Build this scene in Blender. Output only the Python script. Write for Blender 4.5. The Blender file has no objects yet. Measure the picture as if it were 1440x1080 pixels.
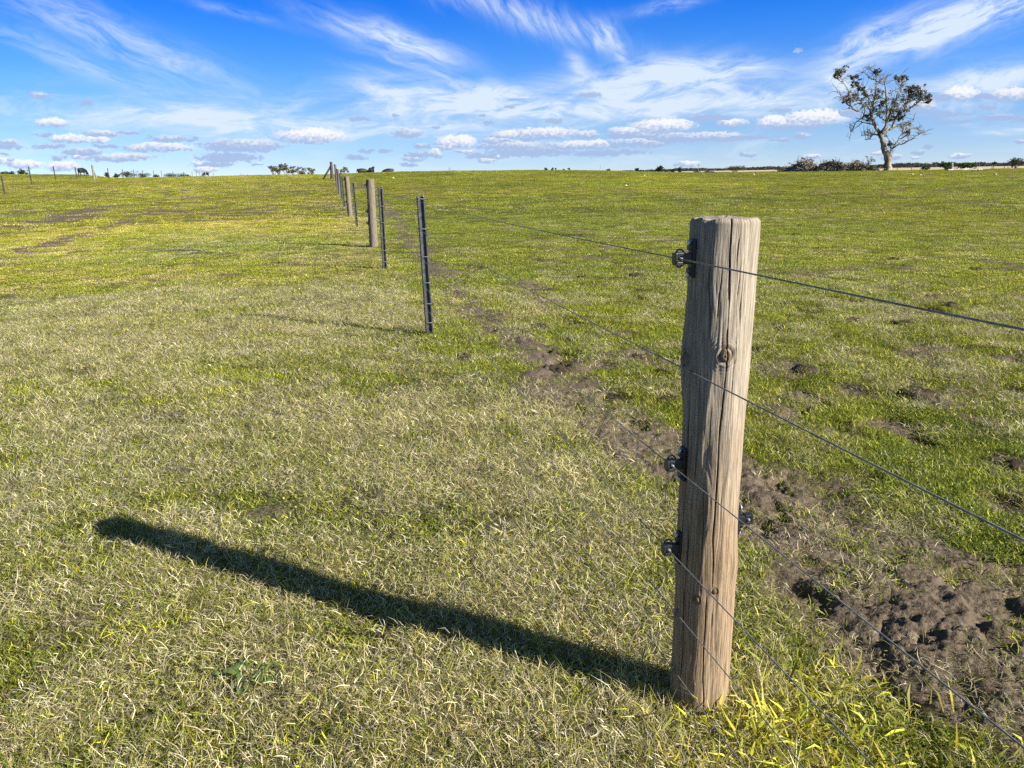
import bpy, bmesh, math, random
import numpy as np
from mathutils import Vector, Matrix

random.seed(7)
RNG = np.random.default_rng(11)
scene = bpy.context.scene
COL = scene.collection

# ------------------------------------------------------------------ camera maths (photo pixels, 1440 x 1080)
FPX, CZ = 1082.0, 1.4
PITCH = math.atan((540 - 241.5) / FPX)
ROLL = math.radians(-1.0)
F = np.array([0, math.cos(PITCH), -math.sin(PITCH)])
U0 = np.array([0, math.sin(PITCH), math.cos(PITCH)])
R0 = np.array([1.0, 0, 0])
R = math.cos(ROLL) * R0 + math.sin(ROLL) * U0
U = math.cos(ROLL) * U0 - math.sin(ROLL) * R0
CAM = np.array([0, 0, CZ])


def ray(px, py):
    d = F + R * ((px - 720) / FPX) + U * ((540 - py) / FPX)
    return d / np.linalg.norm(d)


def azel(px, py):
    d = ray(px, py)
    return math.degrees(math.atan2(d[0], d[1])), math.degrees(math.asin(d[2]))


# ------------------------------------------------------------------ noise
def _hash(ix, iy, seed):
    h = (ix.astype(np.int64) * 374761393 + iy.astype(np.int64) * 668265263 + seed * 974711) & 0xFFFFFFFF
    h = ((h ^ (h >> 13)) * 1274126177) & 0xFFFFFFFF
    h = h ^ (h >> 16)
    return (h & 0xFFFF) / 65535.0


def vnoise(x, y, seed=0):
    x = np.asarray(x, float); y = np.asarray(y, float)
    ix = np.floor(x); iy = np.floor(y)
    fx = x - ix; fy = y - iy
    fx = fx * fx * fx * (fx * (fx * 6 - 15) + 10); fy = fy * fy * fy * (fy * (fy * 6 - 15) + 10)
    a = _hash(ix, iy, seed); b = _hash(ix + 1, iy, seed)
    c = _hash(ix, iy + 1, seed); d = _hash(ix + 1, iy + 1, seed)
    return a + (b - a) * fx + (c - a) * fy + (a - b - c + d) * fx * fy


def fbm(x, y, seed=0, octs=4, gain=0.5):
    s = 0; a = 1; t = 0
    x = np.asarray(x, float); y = np.asarray(y, float)
    for k in range(octs):
        s = s + a * vnoise(x, y, seed + k * 17); t += a
        x, y = x * 1.9 * 0.94 - y * 1.9 * 0.34, x * 1.9 * 0.34 + y * 1.9 * 0.94
        a *= gain
    return s / t


def ss(a, b, x):
    t = np.clip((np.asarray(x, float) - a) / (b - a), 0, 1)
    return t * t * (3 - 2 * t)


# ------------------------------------------------------------------ terrain
_tx = [-700, -300, 0, 110, 160, 260, 340, 380, 460, 540, 720, 800, 880, 1000, 1100, 1240, 1440, 1900]
_zc = [1.35, 1.35, 1.35, 1.35, 1.38, 1.42, 1.45, 1.48, 1.45, 1.55, 1.52, 1.40, 1.19, .86, .84, .86, .82, .8]
_e1 = [1.2, 1.2, 1.3, 1.0, .1, 0, -.3, -1.5, -2, -2, -2, -2, -2, -2, -2, -2, -2, -2]
_taz = [azel(x, 241.5)[0] for x in _tx]


def height(x, y):
    x = np.asarray(x, float); y = np.asarray(y, float)
    r = np.hypot(x, y); az = np.degrees(np.arctan2(x, y))
    zc = np.interp(az, _taz, _zc); e1 = np.interp(az, _taz, _e1)
    z = zc * ss(18, 85, r) + e1 * ss(92, 200, r) - 2.6 * ss(250, 600, r)
    z = z + (fbm(x * .11, y * .11, 5, 3) - .5) * 0.22 * ss(9, 40, r) * (1 - ss(150, 300, r))
    return z


def hz(x, y):
    return float(height(np.array([x]), np.array([y]))[0])


def hit(px, py):
    d = ray(px, py)
    t = 0.5
    while t < 900:
        p = CAM + d * t
        if p[2] <= hz(p[0], p[1]):
            lo, hi = t - max(.05, t * .01), t
            for _ in range(20):
                m = (lo + hi) / 2; p = CAM + d * m
                if p[2] <= hz(p[0], p[1]): hi = m
                else: lo = m
            p = CAM + d * hi
            return np.array([p[0], p[1], hz(p[0], p[1])])
        t += max(.05, t * .01)
    return None


def place(px, D):
    a = math.radians(azel(px, 243)[0])
    x, y = D * math.sin(a), D * math.cos(a)
    return np.array([x, y, hz(x, y)])


def onplane(px, py, P, off=0.0):
    """point seen at a photo pixel, on the upright plane through P that faces the camera"""
    n = np.array([P[0], P[1], 0.0]); n /= np.linalg.norm(n)
    d = ray(px, py)
    t = (n @ (np.array(P) - CAM)) / (n @ d)
    return CAM + d * t + n * off


def project(p):
    v = np.array(p) - CAM
    return 720 + FPX * (v @ R) / (v @ F), 540 - FPX * (v @ U) / (v @ F)


# fence frame
FO = np.array([0.494, 1.795]); FD = np.array([-.2284, .9736]); FN = np.array([.9736, .2284])


def fence_st(x, y):
    dx = x - FO[0]; dy = y - FO[1]
    return dx * FN[0] + dy * FN[1], dx * FD[0] + dy * FD[1]


_t0, _t1 = hit(166, 288.5), hit(25, 319)
TRK = (_t0, _t1); _d = (_t1 - _t0)[:2]; _d = _d / np.linalg.norm(_d); TRKN = np.array([-_d[1], _d[0]])


def fields(x, y):
    x = np.asarray(x, float); y = np.asarray(y, float)
    s, t = fence_st(x, y)
    r = np.hypot(x, y)
    n1 = fbm(x * .9, y * .9, 21, 4); n2 = fbm(x * 3.1, y * 3.1, 33, 3); n3 = fbm(x * .17, y * .12, 41, 3)
    right = ss(0.05, .6, s)
    # trodden cattle path along the fence, on its right, churned bare beside the near post
    c = np.interp(t, [-9, 1.0, 2.0, 3.0, 8.0, 12.0, 17.0, 29.0], [1.08, .95, .72, .60, .63, .76, 1.0, 1.5])
    hw = np.interp(t, [1.2, 2.2, 9, 30], [.43, .30, .27, .36])
    core = 1 - ss(.45, 1.2, np.abs(s - c + (n1 - .5) * .35 + (n2 - .5) * .3) / hw)
    patch = ss(.25, .49, n2 * .65 + n1 * .35 + .22 * (1 - ss(1.0, 2.5, t)) + .10 * ss(2, 4, t))
    n5 = fbm(x * 9, y * 9, 121, 2)
    patch = patch * (.62 + .38 * ss(.34, .52, n5 + .25 * (1 - ss(.9, 1.8, t))))
    mud = core * patch * (1 - .35 * ss(28, 55, t))
    up = (1 - ss(.4, 1.2, np.abs(s - 1.55 + (n1 - .5) * .6) / .26)) * ss(.42, .56, n2 * .7 + n1 * .3) * ss(1.5, 3, t) * (1 - ss(9, 13, t)) * .8
    mud = np.maximum(mud, up)
    # pugged specks and small bare scrapes over the right paddock
    pug = ss(.605, .68, fbm(x * 3.4 + .8, y * 3.4, 57, 3)) * right * (1 - ss(30, 60, r))
    scrape = ss(.60, .70, fbm(x * 1.1, y * 1.1, 66, 4)) * right * ss(1.5, 2.4, s) * ss(.4, .6, n2) * .8
    mud = np.maximum(mud, np.maximum(pug * .85, scrape * (1 - ss(14, 30, r))))
    mud = np.maximum(mud, .35 * ss(.60, .72, fbm(x * 4.2, y * 4.2, 71, 3)) * (1 - right) * (1 - ss(6, 14, r)))
    # wheel tracks far left
    trk = np.abs((x - TRK[0][0]) * TRKN[0] + (y - TRK[0][1]) * TRKN[1])
    trk = np.minimum(trk, np.abs(trk - 2.6) * 2.2)
    mud = np.maximum(mud, .8 * (1 - ss(.45, 1.0, trk)) * ss(13, 17, r) * (1 - ss(34, 44, r)) * (1 - right))
    dryL = .65 + (n1 - .5) * .8 + (n2 - .5) * 1.0 + (n3 - .5) * .45
    dryR = .24 + (n1 - .5) * .8 + (n2 - .5) * .7 + (n3 - .5) * .4
    dry = dryL * (1 - right) + dryR * right
    dry = dry + .40 * np.exp(-((s + .25) / .40) ** 2) * ss(7, 14, t) + .42 * np.exp(-((s + .45) / .6) ** 2) * (1 - ss(2, 4.5, t)) * ss(-1.2, .4, t)
    dry = dry - .35 * np.exp(-((s - .12) / .30) ** 2) * ss(1.5, 3, t) * (1 - ss(14, 22, t))
    dry = np.clip(dry, 0.03, 1)
    yel = .34 * (1 - right) + .28 * right + (fbm(x * .35, y * .35, 91, 3) - .5) * .9 + (n3 - .5) * .9 * ss(9, 22, r)
    yel = yel + .30 * ss(9, 24, r) * (1 - right) + .22 * ss(22, 50, r)
    yel = np.clip(yel, 0, 1)
    return mud, dry, yel


# ------------------------------------------------------------------ helpers: objects
def tag(o, label=None, cat=None, group=None, kind=None):
    if label: o['label'] = label
    if cat: o['category'] = cat
    if group: o['group'] = group
    if kind: o['kind'] = kind
    return o


def empty(name, loc, label, cat, group=None, rz=0.0):
    o = bpy.data.objects.new(name, None)
    o.location = [float(v) for v in loc]; o.rotation_euler = (0, 0, rz); o.empty_display_size = .2
    COL.objects.link(o)
    return tag(o, label, cat, group)


def link_mesh(name, me, mat=None, parent=None, loc=None, smooth=False):
    if mat is not None and not me.materials: me.materials.append(mat)
    if smooth:
        me.polygons.foreach_set('use_smooth', np.ones(len(me.polygons), bool))
    o = bpy.data.objects.new(name, me)
    COL.objects.link(o)
    if parent is not None: o.parent = parent
    if loc is not None: o.location = [float(v) for v in loc]
    return o


class MB:
    """collects vertices and faces for one mesh"""
    def __init__(self): self.v = []; self.f = []; self.n = 0
    def add(self, v, f):
        self.v.append(np.asarray(v, float).reshape(-1, 3))
        for q in f: self.f.append(tuple(int(i) + self.n for i in q))
        self.n += len(self.v[-1])
    def tube(self, pts, rad, n=8, cap=True):
        pts = np.asarray(pts, float); m = len(pts)
        rad = np.broadcast_to(np.asarray(rad, float), (m,))
        tan = np.gradient(pts, axis=0); tan /= np.linalg.norm(tan, axis=1)[:, None] + 1e-12
        ref = np.array([0, 0, 1.0]) if abs(tan[0][2]) < .9 else np.array([1.0, 0, 0])
        a = np.cross(tan[0], ref); a /= np.linalg.norm(a)
        vs = []
        for i in range(m):
            a = a - tan[i] * (a @ tan[i]); a /= np.linalg.norm(a) + 1e-12
            b = np.cross(tan[i], a)
            th = np.arange(n) * 2 * math.pi / n
            vs.append(pts[i] + rad[i] * (np.cos(th)[:, None] * a + np.sin(th)[:, None] * b))
        f = []
        for i in range(m - 1):
            for k in range(n):
                k2 = (k + 1) % n
                f.append((i * n + k, i * n + k2, (i + 1) * n + k2, (i + 1) * n + k))
        if cap:
            f.append(tuple(range(n - 1, -1, -1))); f.append(tuple((m - 1) * n + k for k in range(n)))
        self.add(np.concatenate(vs), f)
    def box(self, c, size, rot=None):
        x, y, z = [v / 2 for v in size]
        v = np.array([(-x, -y, -z), (x, -y, -z), (x, y, -z), (-x, y, -z), (-x, -y, z), (x, -y, z), (x, y, z), (-x, y, z)])
        if rot is not None: v = v @ np.array(rot).T
        self.add(v + np.asarray(c, float), [(0, 3, 2, 1), (4, 5, 6, 7), (0, 1, 5, 4), (1, 2, 6, 5), (2, 3, 7, 6), (3, 0, 4, 7)])
    def mesh(self, name):
        me = bpy.data.meshes.new(name)
        me.from_pydata(np.concatenate(self.v).tolist() if self.v else [], [], self.f)
        me.update()
        return me
    def build(self, name, mat, parent=None, loc=None, smooth=False, bevel=0.0):
        me = self.mesh(name)
        if bevel:
            bm = bmesh.new(); bm.from_mesh(me)
            bmesh.ops.bevel(bm, geom=bm.edges[:], offset=bevel, segments=2, affect='EDGES', profile=.6)
            bm.to_mesh(me); bm.free()
        return link_mesh(name, me, mat, parent, loc, smooth)


def grid_mesh(name, V, nr, nc, attrs=None, wrap=False):
    """fast grid mesh from (nr*nc,3) vertices"""
    me = bpy.data.meshes.new(name)
    i = np.arange(nr - 1)[:, None]; j = np.arange(nc if wrap else nc - 1)[None, :]
    j2 = (j + 1) % nc
    q = np.stack([i * nc + j, i * nc + j2, (i + 1) * nc + j2, (i + 1) * nc + j], -1).reshape(-1, 4)
    return fast_mesh(me, V, q, attrs)


def fast_mesh(me, V, Q, attrs=None):
    Q = np.asarray(Q, np.int32)
    me.vertices.add(len(V)); me.vertices.foreach_set('co', np.asarray(V, np.float32).ravel())
    k = Q.shape[1]
    me.loops.add(Q.size); me.loops.foreach_set('vertex_index', Q.ravel())
    me.polygons.add(len(Q)); me.polygons.foreach_set('loop_start', np.arange(len(Q), dtype=np.int32) * k)
    me.update(calc_edges=True)
    for nme, (typ, arr) in (attrs or {}).items():
        a = me.attributes.new(nme, typ, 'POINT')
        a.data.foreach_set('color' if typ == 'FLOAT_COLOR' else ('vector' if typ == 'FLOAT_VECTOR' else 'value'), np.asarray(arr, np.int32 if typ == 'INT' else np.float32).ravel())
    return me


# ------------------------------------------------------------------ helpers: nodes
class NT:
    def __init__(self, tree): self.t = tree; self.n = tree.nodes; self.l = tree.links
    def put(self, sock, v):
        if hasattr(v, 'is_output'): self.l.new(v, sock)
        elif v is not None:
            if sock.type == 'RGBA' and len(v) == 3: v = (*v, 1)
            sock.default_value = v
    def m(self, op, a, b=None, c=None, clamp=False):
        x = self.n.new('ShaderNodeMath'); x.operation = op; x.use_clamp = clamp
        for i, v in enumerate((a, b, c)):
            if v is not None: self.put(x.inputs[i], v)
        return x.outputs[0]
    def vm(self, op, a, b=None, c=None, val=False):
        x = self.n.new('ShaderNodeVectorMath'); x.operation = op
        for i, v in enumerate((a, b, c)):
            if v is not None: self.put(x.inputs[i], v)
        return x.outputs['Value'] if val else x.outputs['Vector']
    def mix(self, f, a, b, typ='RGBA', blend='MIX'):
        x = self.n.new('ShaderNodeMix'); x.data_type = typ
        if typ == 'RGBA': x.blend_type = blend
        off = {'FLOAT': 2, 'VECTOR': 4, 'RGBA': 6}[typ]
        self.put(x.inputs[0], f); self.put(x.inputs[off], a); self.put(x.inputs[off + 1], b)
        return x.outputs[{'FLOAT': 0, 'VECTOR': 1, 'RGBA': 2}[typ]]
    def noise(self, vec, scale, detail=4, rough=.55, dist=0.0, col=False):
        x = self.n.new('ShaderNodeTexNoise'); self.put(x.inputs['Vector'], vec)
        x.inputs['Scale'].default_value = scale; x.inputs['Detail'].default_value = detail
        x.inputs['Roughness'].default_value = rough; x.inputs['Distortion'].default_value = dist
        return x.outputs['Color' if col else 'Fac']
    def smooth(self, a, b, x):
        q = self.n.new('ShaderNodeMapRange'); q.interpolation_type = 'SMOOTHSTEP'; q.clamp = True
        self.put(q.inputs['Value'], x); q.inputs['From Min'].default_value = min(a, b); q.inputs['From Max'].default_value = max(a, b)
        q.inputs['To Min'].default_value = 0 if a < b else 1; q.inputs['To Max'].default_value = 1 if a < b else 0
        return q.outputs['Result']
    def ramp(self, x, stops):
        q = self.n.new('ShaderNodeValToRGB'); self.put(q.inputs[0], x)
        e = q.color_ramp.elements
        while len(e) < len(stops): e.new(.5)
        for k, (p, c) in enumerate(stops): e[k].position = p; e[k].color = (*c, 1)
        return q.outputs[0]
    def attr(self, name, typ='GEOMETRY', out='Fac'):
        x = self.n.new('ShaderNodeAttribute'); x.attribute_name = name; x.attribute_type = typ
        return x.outputs[out]
    def xyz(self, v):
        x = self.n.new('ShaderNodeSeparateXYZ'); self.put(x.inputs[0], v); return x.outputs
    def comb(self, x, y, z):
        q = self.n.new('ShaderNodeCombineXYZ')
        for i, v in enumerate((x, y, z)): self.put(q.inputs[i], v)
        return q.outputs[0]
    def coord(self, k='Object'): return self.n.new('ShaderNodeTexCoord').outputs[k]


def material(name, rough=.8, spec=.3, metal=0.0):
    m = bpy.data.materials.new(name); m.use_nodes = True
    nt = NT(m.node_tree); b = m.node_tree.nodes['Principled BSDF']
    b.inputs['Roughness'].default_value = rough; b.inputs['Specular IOR Level'].default_value = spec
    b.inputs['Metallic'].default_value = metal
    return m, nt, b


def bump(nt, b, h, strength=.5, dist=.01):
    x = nt.n.new('ShaderNodeBump'); nt.put(x.inputs['Height'], h)
    x.inputs['Strength'].default_value = strength; x.inputs['Distance'].default_value = dist
    nt.l.new(x.outputs[0], b.inputs['Normal'])


def simple_mat(name, c1, c2, scale=8, rough=.8, spec=.3, metal=0, detail=5, bmp=.0, stretch=None):
    m, nt, b = material(name, rough, spec, metal)
    v = nt.coord('Object')
    if stretch: v = nt.vm('MULTIPLY', v, stretch)
    n = nt.noise(v, scale, detail)
    nt.put(b.inputs['Base Color'], nt.mix(nt.smooth(.3, .7, n), c1, c2))
    if bmp: bump(nt, b, n, bmp)
    return m


def leafy(name, attr=True, transl=.35, c1=None, c2=None, rough=.55, inst=True, scale=1.0):
    """two-sided leaf or blade: diffuse with light passing through"""
    m = bpy.data.materials.new(name); m.use_nodes = True
    nt = NT(m.node_tree); b = m.node_tree.nodes['Principled BSDF']; out = m.node_tree.nodes['Material Output']
    b.inputs['Roughness'].default_value = rough; b.inputs['Specular IOR Level'].default_value = .25
    if attr:
        c = nt.attr('bcol', out='Color')
        if inst:
            t = nt.attr('tint', 'INSTANCER', 'Fac')
            c = nt.mix(t, c, nt.mix(1.0, c, (1.36, 1.20, .45), blend='MULTIPLY'))
            g = nt.attr('lum', 'INSTANCER', 'Fac')
            c = nt.vm('SCALE', c); nt.put(c.node.inputs['Scale'], g)
    else:
        c = nt.mix(nt.smooth(.3, .7, nt.noise(nt.coord('Object'), scale, 3)), c1, c2)
    nt.put(b.inputs['Base Color'], c)
    tr = nt.n.new('ShaderNodeBsdfTranslucent'); nt.put(tr.inputs['Color'], c)
    mx = nt.n.new('ShaderNodeMixShader'); mx.inputs[0].default_value = transl
    nt.l.new(b.outputs[0], mx.inputs[1]); nt.l.new(tr.outputs[0], mx.inputs[2]); nt.l.new(mx.outputs[0], out.inputs['Surface'])
    return m


# ------------------------------------------------------------------ camera, light, world
cd = bpy.data.cameras.new('camera'); cam = bpy.data.objects.new('camera', cd); COL.objects.link(cam)
cd.sensor_width = 36; cd.lens = 36 * FPX / 1440; cd.clip_end = 30000; cd.clip_start = .05
M = Matrix(((R[0], U[0], -F[0], 0), (R[1], U[1], -F[1], 0), (R[2], U[2], -F[2], CZ), (0, 0, 0, 1)))
cam.matrix_world = M
scene.camera = cam

SUN_EL = math.radians(27.4); SUN_AZ = math.atan2(2.25, -1.17)
sd = bpy.data.lights.new('sun', 'SUN'); sd.energy = 5.0; sd.angle = math.radians(.53); sd.color = (1, .945, .85)
sun = bpy.data.objects.new('sun', sd); COL.objects.link(sun)
sv = Vector((math.sin(SUN_AZ) * math.cos(SUN_EL), math.cos(SUN_AZ) * math.cos(SUN_EL), math.sin(SUN_EL)))
sun.rotation_euler = sv.to_track_quat('Z', 'Y').to_euler()
sun.location = (30, -15, 20)

world = bpy.data.worlds.new('World'); scene.world = world; world.use_nodes = True
w = NT(world.node_tree); bg = world.node_tree.nodes['Background']
sky = w.n.new('ShaderNodeTexSky'); sky.sky_type = 'NISHITA'; sky.sun_disc = False
sky.sun_elevation = SUN_EL; sky.sun_rotation = SUN_AZ; sky.air_density = 1.0; sky.dust_density = .4; sky.ozone_density = 2.0
gen = w.coord('Generated'); gx = w.xyz(gen)
az = w.m('MULTIPLY', w.m('ARCTAN2', gx[0], gx[1]), 57.29578)
el = w.m('MULTIPLY', w.m('ARCSINE', gx[2]), 57.29578)
lift = w.comb(gx[0], gx[1], w.m('ADD', w.m('MULTIPLY', gx[2], 2.6), .10))
nrm = w.vm('NORMALIZE', lift)
w.l.new(nrm, sky.inputs['Vector'])
hs = w.n.new('ShaderNodeHueSaturation'); hs.inputs['Saturation'].default_value = 1.22; hs.inputs['Hue'].default_value = .50
w.put(hs.inputs['Color'], sky.outputs[0])
SKY_STRENGTH = .12
K = 1 / SKY_STRENGTH
tint = w.ramp(w.m('DIVIDE', el, 40.0, clamp=True), [(0, (.76, .62, .60)), (.09, (.68, .74, .80)), (.147, (.60, .82, 1.03)), (.214, (.36, .75, 1.18)), (.277, (.12, .61, 1.25)), (.36, (.16, .50, .95)), (.55, (.66, .56, .42)), (1.0, (.70, .56, .40))])
base = w.mix(1.0, hs.outputs[0], tint, blend='MULTIPLY')
P = w.comb(az, el, 0.0)
wn = w.vm('SUBTRACT', w.noise(P, .22, 3, .5, col=True), (.5, .5, .5))
P2 = w.vm('MULTIPLY_ADD', wn, (2.4, 1.1, 0), P)


def deg(px, py, wpx, hpx):
    a, e = azel(px, py); a2, _ = azel(px + 10, py); _, e2 = azel(px, py - 10)
    return a, e, wpx * (a2 - a) / 10, hpx * (e2 - e) / 10


streak = {}
for key, ang, su, sv_ in (('d', -22, .22, .95), ('u', 16, .20, .85), ('f', 2, .20, .85), ('v', -62, .34, 1.5)):
    ca, sa = math.cos(math.radians(ang)), math.sin(math.radians(ang))
    uu = w.vm('DOT_PRODUCT', P2, (ca * su, sa * su, 0), val=True)
    vv = w.vm('DOT_PRODUCT', P2, (-sa * sv_, ca * sv_, 0), val=True)
    n = w.noise(w.comb(uu, vv, ang * .37), 1.0, 9, .68, .55)
    streak[key] = n
cir = None
# streaky high cloud: centre, half length, half width, slope, strength, grain
for (cx, cy, L, Wd, ang, I, k) in [
    (150, 48, 190, 30, -22, .62, 'd'), (95, 85, 130, 18, -20, .50, 'd'), (255, 88, 45, 20, -30, .35, 'd'),
    (545, 52, 105, 20, -16, .80, 'd'), (590, 70, 50, 14, -25, .6, 'd'), (600, 100, 70, 7, -18, .70, 'd'), (550, 105, 70, 8, -10, .3, 'd'),
    (740, 22, 130, 22, -17, .70, 'v'), (845, 45, 20, 24, -40, .65, 'v'), (940, 8, 50, 9, 4, .8, 'f'), (330, 17, 60, 7, -12, .4, 'd'),
    (925, 112, 125, 26, 2, 1.5, 'f'), (1010, 105, 70, 20, -4, .65, 'f'), (875, 70, 22, 12, -55, .8, 'd'), (805, 92, 20, 12, -50, .8, 'd'),
    (880, 140, 70, 16, -20, .6, 'd'), (1320, 36, 150, 32, 15, 1.35, 'u'), (1210, 62, 50, 22, 30, .9, 'u'), (1390, 15, 90, 20, 8, .7, 'u'),
    (640, 138, 135, 22, -4, 1.25, 'f'), (560, 133, 60, 8, -14, .6, 'd'), (700, 160, 140, 24, -2, .9, 'f'), (290, 165, 150, 24, -4, .9, 'f'), (480, 178, 170, 18, 2, .65, 'f'),
    (1000, 150, 180, 16, 2, .85, 'f'), (1380, 112, 110, 20, 8, .9, 'f'), (1180, 118, 26, 9, -20, 1.0, 'u'), (1230, 140, 110, 22, 0, .6, 'f'),
    (60, 165, 110, 16, 0, .35, 'f'), (1420, 188, 60, 5, 0, .7, 'f'), (1120, 130, 70, 14, 20, .4, 'u')]:
    a, e, l, h = deg(cx, cy, L, Wd)
    ca, sa = math.cos(math.radians(ang)), math.sin(math.radians(ang))
    uu = w.m('ADD', w.vm('DOT_PRODUCT', P2, (ca / l, sa / l, 0), val=True), -(a * ca + e * sa) / l)
    vv = w.m('ADD', w.vm('DOT_PRODUCT', P2, (-sa / h, ca / h, 0), val=True), -(-a * sa + e * ca) / h)
    g = w.m('MULTIPLY', w.m('EXPONENT', w.m('MULTIPLY', w.m('ADD', w.m('MULTIPLY', uu, uu), w.m('MULTIPLY', vv, vv)), -1.1)), I)
    lo = .40 if I > .6 else .44
    s_ = w.smooth(lo - .14, lo + .34, streak[k])
    cir = w.m('MULTIPLY', g, s_) if cir is None else w.m('ADD', cir, w.m('MULTIPLY', g, s_))
cir = w.m('ADD', cir, w.m('MULTIPLY', w.smooth(7.5, 1.0, el), .12))
veil = w.m('MULTIPLY', w.smooth(.45, .75, streak['f']), w.m('MULTIPLY', w.smooth(7, 4, el), .28))
cir = w.m('MULTIPLY', w.m('ADD', cir, veil), 1.22); cir = w.m('MINIMUM', cir, .93)
base = w.mix(cir, base, (.350 * K, .402 * K, .462 * K))
# heaped clouds low over the horizon: centre, half width, half height, grey flag
CU = [(57, 134, 13, 5, .3), (122, 146, 13, 4, .5), (74, 173, 22, 6, 0), (63, 190, 14, 2, .5), (145, 188, 24, 5, .2), (182, 186, 14, 2.5, .4), (95, 196, 22, 6, 0),
      (136, 197, 13, 5, 0), (68, 207, 22, 4, .4), (146, 206, 18, 3, .4), (10, 206, 22, 4, .4), (115, 215, 26, 6, .3), (168, 222, 45, 6, .2), (222, 208, 45, 6, .1),
      (236, 196, 26, 5, .3), (30, 231, 26, 6, 0), (88, 235, 20, 7, 0), (5, 228, 14, 5, 0), (342, 206, 52, 9, .25), (322, 222, 44, 9, .5), (300, 232, 30, 5, .5), (437, 192, 44, 9, 0), (290, 238, 14, 5, 0),
      (506, 168, 13, 3.5, .5), (573, 188, 18, 7, .25), (640, 200, 24, 9, 0), (612, 216, 9, 6, .1), (588, 220, 17, 6, .4), (517, 212, 12, 3, .5), (500, 222, 16, 4, .5), (542, 213, 7, 3, .5), (575, 232, 12, 3, .5),
      (712, 190, 18, 6, .1), (700, 198, 22, 5, .2), (690, 221, 28, 5, .5), (670, 220, 14, 4, .5), (556, 163, 8, 2.5, .5), (687, 173, 8, 4, .5), (717, 150, 8, 2.5, .5), (678, 163, 5, 2, .5), (612, 179, 6, 2, .5),
      (762, 189, 42, 8, .1), (748, 214, 60, 8, .4), (716, 205, 40, 6, .2), (822, 190, 18, 5, .2), (830, 134, 18, 4, .55), (779, 171, 13, 5, .55), (882, 185, 20, 6, .1), (930, 178, 38, 9, 0), (895, 190, 40, 6, .3), (820, 204, 46, 6, .1),
      (895, 201, 48, 7, .2), (945, 195, 58, 7, .3), (995, 193, 46, 6, .2), (1030, 194, 52, 5, .45), (995, 167, 30, 5, .55), (1028, 174, 19, 6, .1), (1088, 172, 19, 8, 0),
      (1145, 168, 40, 11, 0), (1120, 176, 46, 6, .2), (1099, 156, 13, 4, .55), (1195, 160, 18, 6, .4), (1128, 191, 11, 4, .3), (1297, 150, 18, 8, .2), (1348, 133, 22, 9, 0), (1328, 137, 18, 7, .4), (1418, 134, 26, 9, .1), (1385, 137, 24, 5, .5),
      (1330, 162, 32, 4, .55), (1336, 172, 28, 3, .55), (1405, 165, 28, 5, .4), (1390, 152, 14, 3, .5), (1123, 72, 8, 3.5, .55), (855, 215, 60, 5, .5), (1445, 168, 20, 5, .4)]
_g = np.random.default_rng(12)
for _k in range(30):
    CU.append((_g.uniform(0, 1440), _g.uniform(196, 233), _g.uniform(5, 15), _g.uniform(2, 4.2), _g.uniform(.05, .55)))
cn = w.vm('SUBTRACT', w.noise(P, 1.15, 5, .62, col=True), (.5, .5, .5))
PC = w.vm('MULTIPLY_ADD', cn, (1.35, .55, 0), P)
Dm = None
for (cx, cy, hw_, hh_, gy) in CU:
    a, e, l, h = deg(cx, cy, hw_ * 1.35, hh_ * 1.4)
    q = w.vm('MULTIPLY_ADD', PC, (1 / l, 1 / h, 0), (-a / l, -e / h, gy))
    d2 = w.vm('DOT_PRODUCT', q, q, val=True)
    if Dm is None: Dm, Qm = d2, q
    else:
        lt = w.m('LESS_THAN', d2, Dm)
        Qm = w.mix(lt, Qm, q, 'VECTOR'); Dm = w.m('MINIMUM', d2, Dm)
qx = w.xyz(Qm)
fine = w.noise(w.vm('MULTIPLY', P, (1, 1.5, 1)), 3.6, 7, .62)
D2 = w.m('ADD', w.m('ADD', Dm, w.m('MULTIPLY', w.smooth(0, -1.2, qx[1]), .45)), w.m('MULTIPLY', w.m('SUBTRACT', fine, .5), 2.2))
ca_ = w.smooth(1.08, .52, D2)
lit = w.smooth(-.75, .62, w.m('ADD', w.m('SUBTRACT', qx[1], w.m('MULTIPLY', qx[2], 2.4)), w.m('ADD', w.m('MULTIPLY', w.m('SUBTRACT', fine, .5), 2.6), w.m('MULTIPLY', qx[0], .25))))
ccol = w.mix(lit, (.185 * K, .245 * K, .370 * K), (.455 * K, .455 * K, .462 * K))
base = w.mix(w.m('MULTIPLY', ca_, .93), base, ccol)
w.put(bg.inputs['Color'], base); bg.inputs['Strength'].default_value = SKY_STRENGTH
world.cycles.sampling_method = 'MANUAL'; world.cycles.sample_map_resolution = 512

vs = scene.view_settings
scene.display_settings.display_device = 'sRGB'
vs.view_transform = 'Standard'; vs.look = 'None'; vs.exposure = 1.12; vs.gamma = 1; vs.use_curve_mapping = False
cy = scene.cycles
cy.max_bounces = 5; cy.diffuse_bounces = 2; cy.glossy_bounces = 2; cy.transmission_bounces = 3; cy.transparent_max_bounces = 4
cy.use_denoising = False; cy.caustics_reflective = False; cy.caustics_refractive = False
cy.sample_clamp_indirect = 4

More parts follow.
